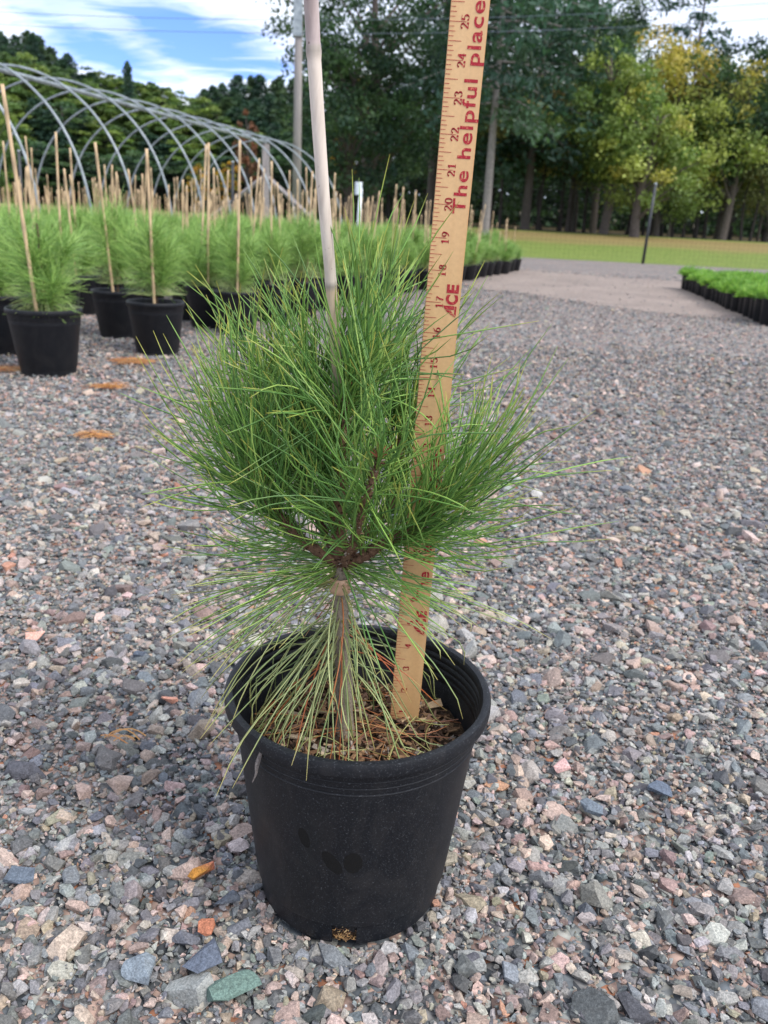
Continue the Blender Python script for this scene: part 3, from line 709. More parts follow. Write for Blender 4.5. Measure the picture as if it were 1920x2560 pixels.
    parts = [skirt(130, 1245, 1440, (.11, .165), (-.85, .15), (.15, .75), rs), skirt(60, 1235, 1275, (.12, .175), (-.35, .3), (.1, .4), rs),
             skirt(18, 1300, 1380, (.10, .165), (-1.25, -.75), (.0, .25), rs, (rad(180), rad(360)))]
    V, F, C = merge(parts); o = link('needles', npmesh('needles', V, F, m_needle, C, True), trunk); o['label'] = 'skirt of older grey-green needles drooping over the pot'
    mid = skirt(44, 1205, 1235, (.11, .16), (-.25, .15), (.0, .25), rs, (rad(120), rad(240)), GR[:4])
    mid2 = skirt(40, 1205, 1235, (.09, .15), (-.3, .1), (.0, .3), rs, (rad(-70), rad(50)), GR[:4])
    V, F, C = merge([mid, mid2]); link('needles', npmesh('needles', V, F, m_needle, C, True), trunk)
    # dead needles hanging low
    V, F, C = skirt(16, 1250, 1420, (.08, .13), (-1.2, -.3), (.1, .4), rs, pal=np.array([srgb(200, 120, 70), srgb(176, 96, 56)]))
    link('dead_needles', npmesh('dead_needles', V, F, m_needle, C, True), trunk)
    # tie tape
    c = D(736, 1266, 0); V, F = lathe([(.0078, -.006), (.0086, -.0055), (.0088, 0), (.0084, .0035), (.0088, .0042), (.0086, .0085), (.0078, .009)], 24)
    V = V*[1.15, 1.3, 1]+np.array([c.x-.0005, c.y+.002, c.z]); M = Mat('tie_tape', .6); M.base(srgb(196, 160, 132)); link('tie_tape', npmesh('tie_tape', V, F, M.m, smooth=True), root)
    # bamboo stake: behind the trunk, leaning gently
    st = [D(742, 1540, .016), D(741, 1250, .018), D(737, 1010, .022), D(727, 800, .018), D(714, 600, .006), D(697, 400, -.006), D(680, 150, -.018), D(672, 0, -.026), D(664, -130, -.034)]
    st[0].z = SOIL-.02; P = smoothpath(st, 140); t = np.linspace(0, 1, 140); R = np.interp(t, [0, .45, .62, .85, 1], [.0042, .0046, .0049, .0053, .0053])
    col = np.ones((140, 3))
    def near(p): return int(np.argmin(np.linalg.norm(P-np.array(p), axis=1)))
    k = near(D(681, 107, -.02)); R[k-1:k+2] += [.0004, .0006, .0003]; R[k-2] -= .0001; col[k:k+2] = .55; col[k+2:] = (.66, .62, .68); col[k-1] = .8
    k2 = near(D(716, 620, .005)); R[k2:k2+2] += .0003; col[k2] = .6; col[k2-28:k2] *= (.95, .84, .70)
    k3 = near(D(738, 1090, .02)); R[k3] += .0003; col[:k2-28] *= (.9, .74, .56)
    V, F = tubes(P[None], R[None], 20, True); stake = link('stake', npmesh('stake', V, F, m_bamboo, np.repeat(col, 20, 0), True), root)
    stake['label'] = 'pale speckled bamboo cane with one knot near the top'
    # limp dead leaf hanging over the rim at front left
    a = gnd(0, 0); p0 = D(568, 1612, -.085); p1 = D(556, 1650, -.088); p2 = D(553, 1672, -.09)
    P = smoothpath([p0, p1, p2, D(545, 1690, -.09)], 12); V, F = tubes(P[None], np.interp(np.linspace(0, 1, 12), [0, .3, .6, 1], [.001, .0022, .0012, .0003])[None], 5)
    link('dry_root_tuft', npmesh('dry_root_tuft', V, F, m_twig, np.array(srgb(120, 112, 108))[None]), root)
build_main_pine()

# ------------------------------------------------------------------ bed of staked potted pines
def bed_pine_meshes(seed, dens, wid, K):
    rs = np.random.default_rng(seed); P = []
    H = rs.uniform(.36, .50)
    # leader and side shoots
    sh = [(np.array([[0, 0, .22], [0, 0, .22+H*.35], [.01, .005, .22+H*.75]]), 1.0)]
    for k in range(6):
        a = k*1.05+rs.uniform(0, .5); r = rs.uniform(.05, .13); z0 = .22+H*rs.uniform(.12, .45)
        sh.append((np.array([[0, 0, z0], [math.cos(a)*r*.7, math.sin(a)*r*.7, z0+.05], [math.cos(a)*r, math.sin(a)*r, z0+rs.uniform(.10, .18)]]), .7))
    parts = []
    for p, w in sh:
        path = smoothpath(p, 16); n = int(dens*w)
        V, F, C = shoot_needles_far(path, n, (.09, .14), rs, wid, K); parts.append((V, F, C))
    n = int(dens*.7); az = rs.uniform(0, 6.28, n); e = rs.uniform(-.9, .1, n); d = np.stack([np.cos(az)*np.cos(e), np.sin(az)*np.cos(e), np.sin(e)], -1)
    p0 = np.stack([np.zeros(n), np.zeros(n), .22+H*rs.uniform(.08, .3, n)], -1)
    Pn = needle_curves(p0, d, rs.uniform(.09, .15, n), np.tile([0, 0, -.25], (n, 1)), K, rs); Pn[..., 2] = np.maximum(Pn[..., 2], np.where(np.hypot(Pn[..., 0], Pn[..., 1]) < .175, .262, .2))
    col = GREY[rs.choice(5, n)]*rs.uniform(.75, 1.05, (n, 1)); V, F = tubes(Pn, np.full((n, K), wid*.5), 3); parts.append((V, F, np.repeat(col, K*3, 0)))
    fol = npmesh('foliage', *(lambda m: (m[0], m[1]))(merge(parts)), m_needle, merge(parts)[2])
    V, F = tubes(smoothpath([(0, 0, .16), (.004, 0, .3), (0, .004, .22+H*.7)], 10)[None], np.linspace(.008, .004, 10)[None], 6)
    trunk = npmesh('trunk', V, F, m_twig, np.array(srgb(96, 80, 64))[None]); return fol, trunk
def shoot_needles_far(path, n, Lr, rs, wid, K):
    seg = np.gradient(path, axis=0); seg /= np.linalg.norm(seg, axis=1, keepdims=True); i = rs.integers(2, len(path), n); p = path[i]; T = seg[i]
    rnd = rs.normal(size=(n, 3)); perp = rnd-(rnd*T).sum(1, keepdims=True)*T; perp /= np.linalg.norm(perp, axis=1, keepdims=True)
    ang = rs.uniform(.3, 1.45, n); d = T*np.cos(ang)[:, None]+perp*np.sin(ang)[:, None]
    P = needle_curves(p, d, rs.uniform(*Lr, n), np.tile([0, 0, .05], (n, 1))+rs.normal(0, .2, (n, 3)), K, rs)
    BG = np.array([srgb(*c) for c in [(138, 176, 86), (158, 194, 100), (118, 158, 76), (174, 204, 116), (106, 146, 70)]])
    col = BG[rs.choice(5, n)]*rs.uniform(.8, 1.1, (n, 1)); V, F = tubes(P, np.broadcast_to(np.interp(np.linspace(0, 1, K), [0, .8, 1], [1, .9, .4])*wid*.5, (n, K)), 3)
    return V, F, np.repeat(col, K*3, 0)
def simple_pot(R, B, H, n, soil=.85):
    V, F = lathe([(B*.97, 0), (B, .02*H/.23), (B+.002, .022*H/.23), (R*.95, H*.9), (R*.96, H*.91), (R, H*.92), (R, H*.98), (R*.985, H), (R*.95, H*.985), (R*.93, H*.8), (R*.9, H*.72)], n)
    pot = npmesh('pot', V, F, m_pot, smooth=True); V, F = lathe([(.001, H*soil), (R*.94, H*(soil-.02))], n); return pot, npmesh('potting_mix', V, F, m_soil)
def stake_mesh(seed):
    rs = np.random.default_rng(seed); L = rs.uniform(.80, 1.0); z = np.linspace(.12, L+.12, 22); lean = rs.uniform(-.03, .03, 2)
    P = np.stack([.012+lean[0]*(z-.1), .012+lean[1]*(z-.1), z], -1); R = np.full(22, .0062); c = np.ones((22, 3)); 
    for k in (5, 10, 15, 19): R[k] += .0012; c[k] = .6
    V, F = tubes(P[None], R[None], 8, True); return npmesh('stake', V, F, m_stake, np.repeat(c, 8, 0), True)
def ties():
    V, F = lathe([(.012, 0), (.0135, .002), (.0135, .012), (.012, .014)], 12); V = V+[.006, .006, .30]; M = Mat('tan_tie_tape', .6); M.base(srgb(206, 164, 126)); return npmesh('tie_tape', V, F, M.m, smooth=True)
def build_beds():
    hi = [bed_pine_meshes(50+i, 300, .0019, 6) for i in range(6)]
    lowm = [bed_pine_meshes(70+i, 250, .0032, 4) for i in range(4)]
    potH = simple_pot(.140, .104, .245, 40); potL = simple_pot(.140, .104, .245, 16); sm = [stake_mesh(i) for i in range(7)]; tie = ties()
    rs = random.Random(4)
    def place(x, y, near, label, lean=None, sc=1.0, skip_stake=False):
        r = empty('potted_pine', (x, y, 0), rs.uniform(0, 6.28)); r.scale = (sc, sc, sc)
        tag(r, label, 'potted pine', 'staked pines in black pots in the bed at left')
        f, t = rs.choice(hi if near else lowm); p = potH if near else potL
        link('pot', p[0], r); fol = link('foliage', f, r); q = rs.uniform(.82, 1.1); fol.scale = (q*rs.uniform(.9, 1.15), q, rs.uniform(.82, 1.12)); s = link('stake', rs.choice(sm), r); s.scale = (1, 1, rs.uniform(.78, 1.10)); s.rotation_euler = (rs.gauss(0, .055), rs.gauss(0, .055), 0)
        if near: link('potting_mix', p[1], r); link('trunk', t, r); link('tie_tape', tie, r)
        a_ = rs.uniform(0, 6.28); s.location = (.05*math.cos(a_), .05*math.sin(a_), 0)
        if lean: r.rotation_euler = (0, 0, 0); s.rotation_euler = lean; s.scale = (1.1, 1.1, .95); s.location = (.0, -.085, 0)
        return r
    man = [('A', 124, 940, 'nearest staked pine in the bed, front pot at the far left of the photo', (0, -.035, 0)),
           ('B', 395, 887, 'staked pine in the front pot right of the nearest one, open gravel before it', (0, .0, 0)),
           ('C', 300, 845, 'staked pine in the pot tucked behind left of the second front pot', (0, -.05, 0)),
           ('D', 8, 885, 'staked pine in the pot half hidden behind the nearest pine, at the left edge', (0, -.08, 0)),
           ('E', 520, 820, 'staked pine in the pot between the second front pot and the foreground needles', (0, .02, 0)),
           ('F', 592, 838, 'staked pine whose pot is partly covered by the foreground needles at left', (0, .02, 0)),
           ('G', 205, 785, 'staked pine directly behind the nearest pine, its pot showing right of it', (0, -.03, 0))]
    pts = []
    for nm, px, py, lb, ln in man:
        p = gnd(px, py); d = (p-CAMP); d.z = 0; d.normalize(); p = p+d*.11; pts.append((p.x, p.y)); place(p.x, p.y, True, lb, ln, 1.07 if nm in 'AD' else 1.0)
    A = Vector((-1.25, 3.6)); e = Vector((.300, .954)).normalized(); n = Vector((-e.y, e.x)); grid = []
    for j in range(0, 30):
        for i in range(-3, 34):
            q = A+e*(i*.50+(.25 if j % 2 else 0))+n*(j*.47)
            q.x += rs.uniform(-.05, .05); q.y += rs.uniform(-.05, .05)
            along = (q-A).dot(e)
            if along > 12.3 or q.y < 3.1: continue
            px = (q.x-.008)/(q.y+.69)
            if px < -.50 or px > .5: continue
            if min(math.hypot(q.x-a, q.y-b) for a, b in pts) < .36: continue
            grid.append((math.hypot(q.x, q.y+.69), q.x, q.y, i, j))
    grid.sort(); edge = sorted([g for g in grid if g[4] == 0], key=lambda g: -g[3]); names = ['', 'second ', 'third ', 'fourth ', 'fifth ', 'sixth ', 'seventh ', 'eighth ', 'ninth ', 'tenth ']
    rank = {(g[3], g[4]): k for k, g in enumerate(edge)}
    for d, x, y, i, j in grid[:286]:
        if j == 0 and rank[(i, j)] < 10: lb = 'staked pine on the gravel-side edge of the bed, %sfrom its far end' % (names[rank[(i, j)]] or 'first ')
        elif j == 0: lb = 'staked pine on the gravel-side edge row, its pot seen between the foreground needles'
        elif d < 6.5: lb = 'staked pine in the near rows of the bed, behind the front pots'
        else: lb = 'staked pine deep in the bed, of which mostly the green top and cane show'
        r = place(x, y, d < 6.5, lb)
        if j == 0 and d > 9: r.scale = (.9, .9, .85)
    rest = grid[286:]
    if rest:
        parts = []; fm = lowm[0][0]; nv = len(fm.vertices)
        rs2 = np.random.default_rng(2)
        for d, x, y, i, j in rest:
            z = rs2.uniform(.95, 1.1); v, f = polytube([(x, y, .1), (x+rs2.uniform(-.02, .02), y, z)], [.007, .007], 5); parts.append((v, f, srgb(196, 164, 124)))
            m = 160; az = rs2.uniform(0, 6.28, m); P = needle_curves(np.stack([np.full(m, x), np.full(m, y), rs2.uniform(.3, .55, m)], -1), np.stack([np.cos(az)*.7, np.sin(az)*.7, rs2.uniform(-.2, .8, m)], -1), rs2.uniform(.1, .2, m), np.tile([0, 0, .1], (m, 1)), 3, rs2)
            v, f = tubes(P, np.full((m, 3), .003), 3); parts.append((v, f, srgb(106, 160, 80)))
            v, f = lathe([(.104, 0), (.14, .24)], 10); parts.append((v+[x, y, 0], f, (.015, .016, .02)))
        V, F, C = merge(parts); tag(link('distant_pines', npmesh('distant_pines', V, F, m_needle, C)), 'farthest staked pines at the back of the bed, merging together', 'pines', kind='stuff')
    # low bright green plants at right
    def mound(seed):
        rs = np.random.default_rng(seed); n = 1500; a = rs.uniform(0, 6.28, n); r = np.sqrt(rs.uniform(0, 1, n))*.085
        base = np.stack([np.cos(a)*r, np.sin(a)*r, .165+.03*(1-(r/.1)**2)], -1); tl = rs.uniform(0, 1, n)
        d = np.stack([np.cos(a)*r*9+rs.normal(0, .35, n), np.sin(a)*r*9+rs.normal(0, .35, n), rs.uniform(.3, 1.2, n)], -1); d /= np.linalg.norm(d, axis=1, keepdims=True)
        P = needle_curves(base, d, rs.uniform(.03, .085, n), rs.normal(0, .15, (n, 3)), 3, rs)
        lump = .8+.4*np.sin(a*3+seed)*np.sin(r*60); P[..., 2] = .16+(P[..., 2]-.16)*lump[:, None]; V, F = tubes(P, np.tile([.0022, .0026, .0012], (n, 1)), 3); cc = np.array([srgb(*c) for c in [(122, 176, 62), (146, 192, 76), (98, 150, 56), (166, 204, 92)]])
        c = cc[rs.choice(4, n)]*rs.uniform(.75, 1.1, (n, 1)); return npmesh('foliage', V, F, m_needle, np.repeat(c, 9, 0))
    mm = [mound(i) for i in range(4)]; sp, ss = simple_pot(.082, .070, .18, 24)
    A = Vector((3.36, 6.62)); B = Vector((4.40, 11.75)); e = (B-A).normalized(); n = Vector((e.y, -e.x)); L = (B-A).length; k = int(L/.27)
    lab = ['nearest', 'second', 'third', 'fourth', 'fifth', 'sixth', 'seventh', 'eighth', 'ninth', 'tenth', 'eleventh', 'twelfth', 'thirteenth', 'fourteenth', 'fifteenth', 'sixteenth', 'seventeenth', 'eighteenth', 'nineteenth', 'twentieth']
    for j in range(0, 9):
        for i in range(-1, k+1):
            q = A+e*((i+(.5 if j % 2 else 0))*.27)+n*(j*.21)+Vector((rs.uniform(-.015, .015), rs.uniform(-.015, .015)))
            if q.y > 12.1 or (q.x/(q.y+.69)) > .53: continue
            if j == 0 and i < 0: continue
            r = empty('potted_shrub', (q.x, q.y, 0), rs.uniform(0, 6.28))
            lb = ('low bright green shrub in a black pot, %s from the camera in the front row' % lab[min(i, 19)]) if j == 0 else 'low bright green shrub in a black pot, behind the front row at right'
            tag(r, lb, 'potted shrub', 'low green shrubs in black pots at right')
            link('pot', sp, r); link('foliage', rs.choice(mm), r)
            s = rs.uniform(.82, 1.15)*(1.12 if (j == 0 and i < 3) else 1); r.scale = (s, s, s*rs.uniform(.95, 1.08))
build_beds()

# ------------------------------------------------------------------ shed needle clumps on the gravel
def clump(px, py, w, label, seed, n=40, single=False):
    rs = np.random.default_rng(seed); p = gnd(px, py); K = 6; t = np.linspace(-.5, .5, K)[None]
    d = rs.normal(rad(8), .6, n); L = rs.uniform(.5, 1.0, n)*w; cx = rs.normal(0, w*.17, n); cy = rs.normal(0, w*.15, n)
    b = rs.normal(0, .1, n)*w; P = np.zeros((n, K, 3)); P[..., 0] = cx[:, None]+np.cos(d)[:, None]*L[:, None]*t-np.sin(d)[:, None]*b[:, None]*t**2*4
    P[..., 1] = cy[:, None]+np.sin(d)[:, None]*L[:, None]*t+np.cos(d)[:, None]*b[:, None]*t**2*4; P[..., 2] = .003+rs.uniform(0, .012, n)[:, None]*np.cos(t*3)
    V, F = tubes(P, np.full((n, K), .0009), 3); c = np.array([srgb(*q) for q in [(186, 124, 66), (200, 146, 84), (150, 92, 54), (180, 140, 96)]])[rs.choice(4, n)]*rs.uniform(.8, 1.1, (n, 1))
    o = link('dead_needle_clump', npmesh('dead_needle_clump', V, F, m_needle, np.repeat(c, K*3, 0)), loc=(p.x, p.y, 0)); tag(o, label, 'dead needles', 'clumps of dead pine needles on the gravel')
clump(272, 968, .13, 'orange clump of dead needles on the gravel just right of the nearest bed pot', 1)
clump(236, 1090, .105, 'orange-brown clump of dead needles lying alone on the gravel at left', 2)
clump(330, 905, .17, 'thin orange clump of dead needles in front of the second front pot', 3, 90)
clump(12, 862, .2, 'orange clump of dead needles at the left edge beside the bed', 4, 120)
clump(20, 925, .14, 'faint brown clump of dead needles at the left edge, nearest the camera', 5, 60)
clump(310, 1842, .05, 'tiny wisp of orange needles on gravel left of the pot rim', 7, 5)

# ------------------------------------------------------------------ greenhouse hoops
def build_greenhouse():
    root = empty('greenhouse_frame', (-4, 24, 0)); tag(root, 'bare grey metal hoop frame of a polytunnel behind the bed of staked pines', 'greenhouse frame')
    inv = Matrix.Translation((4, -24, 0))
    A0, A1 = [CAMP+ray(u, v)*float((3.0-CAMP.z)/ray(u, v).z) for u, v in ((0, 162), (665, 349))]; a0 = np.array([A0.x, A0.y]); a1 = np.array([A1.x, A1.y]); ax = (a1-a0)/9; d = ax/np.linalg.norm(ax); pr = np.array([d[1], -d[0]]); Hh, HW = 3.0, 2.55
    off = np.array([-4, 24, 0])
    def hoop_pt(c, t):       # t -1..1 across
        ang = math.pi*(t+1)/2; x = -math.cos(ang)*HW; z = Hh*abs(math.sin(ang))**.82; return np.array([c[0]+pr[0]*x, c[1]+pr[1]*x, z])
    for k in range(-3, 10):
        c = a0+ax*k; P = np.array([hoop_pt(c, t) for t in np.linspace(-1, 1, 48)])-off; V, F = tubes(P[None], np.full((1, 48), .021), 8, True); link('hoop', npmesh('hoop', V, F, m_metal, smooth=True), root)
    for t, r, dz in ((0, .042, -.08),):
        P = np.array([hoop_pt(a0+ax*k, t) for k in (-3, 9)])-off; P[:, 2] += dz; V, F = tubes(P[None], np.full((1, 2), r), 8, True); link('purlin', npmesh('purlin', V, F, m_metal), root)
    top = hoop_pt(a1, 0)-off
    V, F = boxv((top[0], top[1], (top[2]-.12)/2), (.2, .2, top[2]-.12)); link('post', npmesh('post', V, F, m_wood), root)
    for s in (-1, 1):
        e = hoop_pt(a1, s*.98)-off; e[2] = -.0 if s > 0 else .2; q = top.copy(); q[2] = Hh*.66
        e2 = q+(e-q)*1.0; V, F = tubes(np.array([[q, e2]]), np.full((1, 2), .075), 4, True); link('brace', npmesh('brace', V, F, m_wood), root)
build_greenhouse()

# ------------------------------------------------------------------ utility pole and wires
def build_pole():
    D = 32.; b = atY(745, 600, D-.69); t = atY(744.5, -160, D-.69); x = (b.x+t.x)/2; y = D-.69
    root = empty('utility_pole', (x, y, float(terrain(x, y)))); tag(root, 'tall weathered grey utility pole behind the polytunnel frame', 'utility pole')
    V, F = polytube([(0, 0, 0), (0, 0, 5), (0, 0, 11.5)], [.16, .14, .11], 14); link('pole', npmesh('pole', V, F, m_wood, smooth=True), root)
    V, F = boxv((-.02, -.14, 7.1), (.30, .10, 1.3)); link('conduit', npmesh('conduit', V, F, m_metal), root)
    V, F = boxv((0, -.15, 10.2), (2.4, .12, .12)); link('crossarm', npmesh('crossarm', V, F, m_wood), root)
    V, F = polytube([(.12, 0, 6.3), (.35, -.1, 6.55)], [.02, .02], 6); link('bracket', npmesh('bracket', V, F, m_metal), root)
    return x, y
build_pole()
def wire(p, q, sag, label, r=.008):
    a = atY(*p); b = atY(*q); t = np.linspace(-.35, 1.35, 40); P = np.array([[a.x+(b.x-a.x)*u, a.y+(b.y-a.y)*u, a.z+(b.z-a.z)*u-sag*4*u*(1-u)] for u in t])
    V, F = tubes(P[None], np.full((1, 40), r), 5); M = Mat('wire', .6); M.base(srgb(90, 100, 116)); tag(link('power_line', npmesh('power_line', V, F, M.m)), label, 'power line', 'power lines across the sky')
wire((0, 30, 30), (1920, 8, 31), .35, 'upper thin power line running across the top of the sky')
wire((0, 61, 30), (1920, 47, 31), .35, 'lower thin power line, below the upper one, passing behind the pole')

# marker post with white box
def build_marker():
    p = atY(893, 560, 17.0); x, y = p.x, p.y; top = atY(891, 455, y).z
    root = empty('marker_post', (x, y, 0)); tag(root, 'white post with a small white box on top among the canes', 'marker post')
    M = Mat('white_plastic', .4); n = M.noise(8, 3); M.base(M.ramp(n.outputs[0], [(.3, srgb(196, 206, 214)), (.7, srgb(222, 228, 232))]))
    V, F = polytube([(0, 0, 0), (.05, 0, top-.12)], [.036, .036], 10); link('post', npmesh('post', V, F, M.m, smooth=True), root)
    V, F = lathe([(.001, top-.22), (.070, top-.24), (.074, top-.235), (.074, top-.01), (.070, top), (.001, top)], 16); link('box', npmesh('box', V, F, M.m, smooth=False), root)
build_marker()

# ------------------------------------------------------------------ fence
def build_fence():
    root = empty('mesh_fence', (7.5, 24.3, 0)); tag(root, 'tall black wire mesh fence with thin posts along the lawn edge', 'fence')
    M = Mat('black_wire', .6); M.base((.012, .013, .014)); Mp = Mat('dark_post', .5); n = Mp.noise(9, 3); Mp.base(Mp.ramp(n.outputs[0], [(.3, (.02, .022, .026)), (.7, (.045, .05, .058))]))
    for x in (-10.5, -4.5, 1.58, 7.45, 13.8, 20):
        V, F = polytube([(x-7.5, 0, -.1), (x-7.5+.04, 0, 2.15)], [.042, .040], 10); link('post', npmesh('post', V, F, Mp.m, smooth=True), root)
        V, F = polytube([(x-7.5+.04, 0, 2.15), (x-7.5+.041, 0, 2.19)], [.044, .03], 10); link('cap', npmesh('cap', V, F, m_metal), root)
    P = []; 
    for z in np.linspace(.05, 2.1, 18): P.append([(-20, .045, z), (-4, .045, z-.01), (13, .045, z)])
    for x in np.arange(-20, 13, .14): P.append([(x, .045, .03), (x, .045, 1.0), (x, .045, 2.1)])
    P = np.array(P, float); V, F = tubes(P, np.full(P.shape[:2], .0015), 3); link('wire_mesh', npmesh('wire_mesh', V, F, M.m), root)
build_fence()

# ------------------------------------------------------------------ trees
def leaves(P, size, col, rs, aspect=.7, flat=.0):
    if size < .3: P = np.concatenate([P, P+rs.normal(0, .22, P.shape)]); col = np.concatenate([col, col*rs.uniform(.85, 1.15, (len(col), 1))]); size = size*.74
    n = len(P); N = rs.normal(size=(n, 3)); N[:, 2] += flat; N /= np.linalg.norm(N, axis=1, keepdims=True); r = rs.normal(size=(n, 3)); A = np.cross(N, r); A /= np.linalg.norm(A, axis=1, keepdims=True); B = np.cross(N, A)
    s = (size*rs.uniform(.6, 1.25, n))[:, None]/2
    V = np.stack([P-A*s, P-B*s*aspect, P+A*s, P+B*s*aspect], 1).reshape(-1, 3); F = np.arange(4*n).reshape(-1, 4); return V, [F], np.repeat(col, 4, 0)
BARK = srgb(92, 84, 80)
def decid(seed, h, rw, pal, pw, ncl=90, lpc=95, ls=.24, crown0=.28, bark=BARK, tr=.22, toppal=None, lean=0):
    rs = np.random.default_rng(seed); rz = h*(1-crown0)/2; zc_ = h-rz; cen = []
    while len(cen) < ncl:
        v = rs.uniform(-1, 1, 3); q = np.linalg.norm(v)
        if q > 1 or q < .35: continue
        w = 1+.28*mnoise.noise(Vector((v[0]*2.3+seed, v[1]*2.3, v[2]*2.3)))*2
        cen.append([v[0]*rw*w*(1.0 if v[2] < .2 else .9), v[1]*rw*w, zc_+v[2]*rz*min(w, 1.08)])
    cen = np.array(cen); parts = []; rc = rs.uniform(.55, 1.05, ncl)*rw*.26
    off = rs.normal(size=(ncl, lpc, 3)); off /= np.linalg.norm(off, axis=2, keepdims=True); off *= rs.uniform(.1, 1, (ncl, lpc, 1))**.6
    P = cen[:, None]+off*rc[:, None, None]*[1.15, 1.15, .62]; P[..., 2] -= np.hypot(off[..., 0], off[..., 1])**2*rc[:, None]*.25
    ci = rs.choice(len(pal), ncl, p=pw); cb = pal[ci]*rs.uniform(.75, 1.2, (ncl, 1))
    if toppal is not None:
        up = np.clip((cen[:, 2]-h*.62)/(h*.3), 0, 1)*rs.uniform(.5, 1.1, ncl); up = np.clip(up, 0, 1)[:, None]; cb = cb*(1-up)+np.array(toppal)*up
    col = cb[:, None]*rs.uniform(.7, 1.3, (ncl, lpc, 1)); V, F, C = leaves(P.reshape(-1, 3), ls, col.reshape(-1, 3), rs)
    crown = npmesh('crown', V, F, m_leaf, C)
    tp = smoothpath([(0, 0, -.3), (rs.normal(0, .1), rs.normal(0, .1), h*.25), (rs.normal(0, .25), rs.normal(0, .25), h*.55), (rs.normal(0, .3), 0, h*.88)], 16); R = np.interp(np.linspace(0, 1, 16), [0, .05, .3, 1], [tr*1.7, tr*1.15, tr*.85, tr*.15])
    V, F = tubes(tp[None], R[None], 9); tparts = [(V, F, bark)]
    for k in rs.choice(ncl, min(ncl, 34), replace=False):
        c = cen[k]; z0 = max(h*crown0*.9, min(c[2]-np.hypot(c[0], c[1])*.6, h*.8)); i = int(np.clip(z0/(h*.88)*15, 1, 15)); s = tp[i]
        m = (s+c)/2+[0, 0, .3]; pth = smoothpath([s, m, c], 7); V, F = tubes(pth[None], np.linspace(tr*.34, tr*.06, 7)[None], 5); tparts.append((V, F, bark))
    V, F, C = merge(tparts); return crown, npmesh('trunk', V, F, m_bark, C)
def pine(seed, h, rw, pal, base=.2, nb=60, ls=.34, tuft=70, tr=.2, bark=BARK, droop=.25, power=.8, trunk=None):
    rs = np.random.default_rng(seed); parts = []; tps = []
    tp = smoothpath([(0, 0, -.3), (rs.normal(0, .06), 0, h*.4), (rs.normal(0, .1), 0, h)], 20); V, F = tubes(tp[None], np.interp(np.linspace(0, 1, 20), [0, .04, 1], [tr*1.4, tr, tr*.08])[None], 9); tps.append((V, F, bark))
    for k in range(nb):
        u = (k+rs.uniform(0, 1))/nb; z = h*(base+(1-base)*u*.98); a = k*2.4+rs.uniform(-.5, .5); prof = min(1, (u+.12)/.25)*(1-u)**power+.05; L = rw*prof*rs.uniform(.6, 1.15)
        i = min(19, int(z/h*19)); s = np.array([tp[i][0], tp[i][1], z]); d = np.array([math.cos(a), math.sin(a), 0]); e = s+d*L+np.array([0, 0, L*(.18-droop*(1-u))]); m = (s+e)/2+np.array([0, 0, L*.06])
        pth = smoothpath([s, m, e], 8); V, F = tubes(pth[None], np.linspace(max(tr*.2*(1-u*.6), .015), .012, 8)[None], 4); tps.append((V, F, bark))
        n = int(tuft*(.35+L/rw)); t = rs.uniform(.22, 1.05, n); b = np.array([np.interp(t, np.linspace(0, 1, 8), pth[:, q]) for q in range(3)]).T
        side = np.array([-d[1], d[0], 0]); wv = rs.normal(0, 1, n)*(.10+.16*L*(1-np.abs(t-.6))); P = b+side*wv[:, None]+rs.normal(0, 1, (n, 3))*[.08, .08, .10+.02*L]; P[:, 2] -= np.abs(wv)*.15
        c = pal[rs.integers(0, len(pal))]*rs.uniform(.75, 1.2); V, F, C = leaves(P, ls, c*rs.uniform(.65, 1.3, (n, 1)), rs, .38, .8); parts.append((V, F, C))
    V, F, C = merge(parts); cr_ = npmesh('crown', V, F, m_leaf, C); V, F, C = merge(tps); return cr_, npmesh('trunk', V, F, m_bark, C)
g = lambda *c: np.array([srgb(*q) for q in c])
P_DARK = g((58, 84, 58), (70, 96, 62), (48, 72, 54), (80, 104, 66)); P_PINE = g((60, 88, 70), (52, 78, 66), (72, 98, 74)); P_MID = g((100, 126, 68), (114, 138, 72), (86, 112, 64), (128, 146, 76))
P_MAP = g((136, 150, 76), (150, 160, 82), (118, 138, 72), (170, 166, 86), (104, 128, 68)); P_OLV = g((128, 132, 82), (112, 120, 76), (142, 138, 84), (146, 126, 76)); P_RUST = g((130, 88, 66), (116, 84, 66)); P_GOLD = g((190, 150, 56), (176, 132, 54), (150, 140, 60))
def put_tree(meshes, px, depth, label, group, name='tree', sx=1., sz=1., rz=None, cat='tree', z=None, x=None):
    y = depth-.69
    if x is None: x = atY(px, horizon(px), y).x
    o = empty(name, (x, y, float(terrain(x, y))-.05 if z is None else z), random.uniform(0, 6.28) if rz is None else rz); o.scale = (sx, sx, sz)
    link('trunk', meshes[1], o); link('crown', meshes[0], o); tag(o, label, cat, group); return o
def ztop(px, py, depth):  return atY(px, py, depth-.69).z
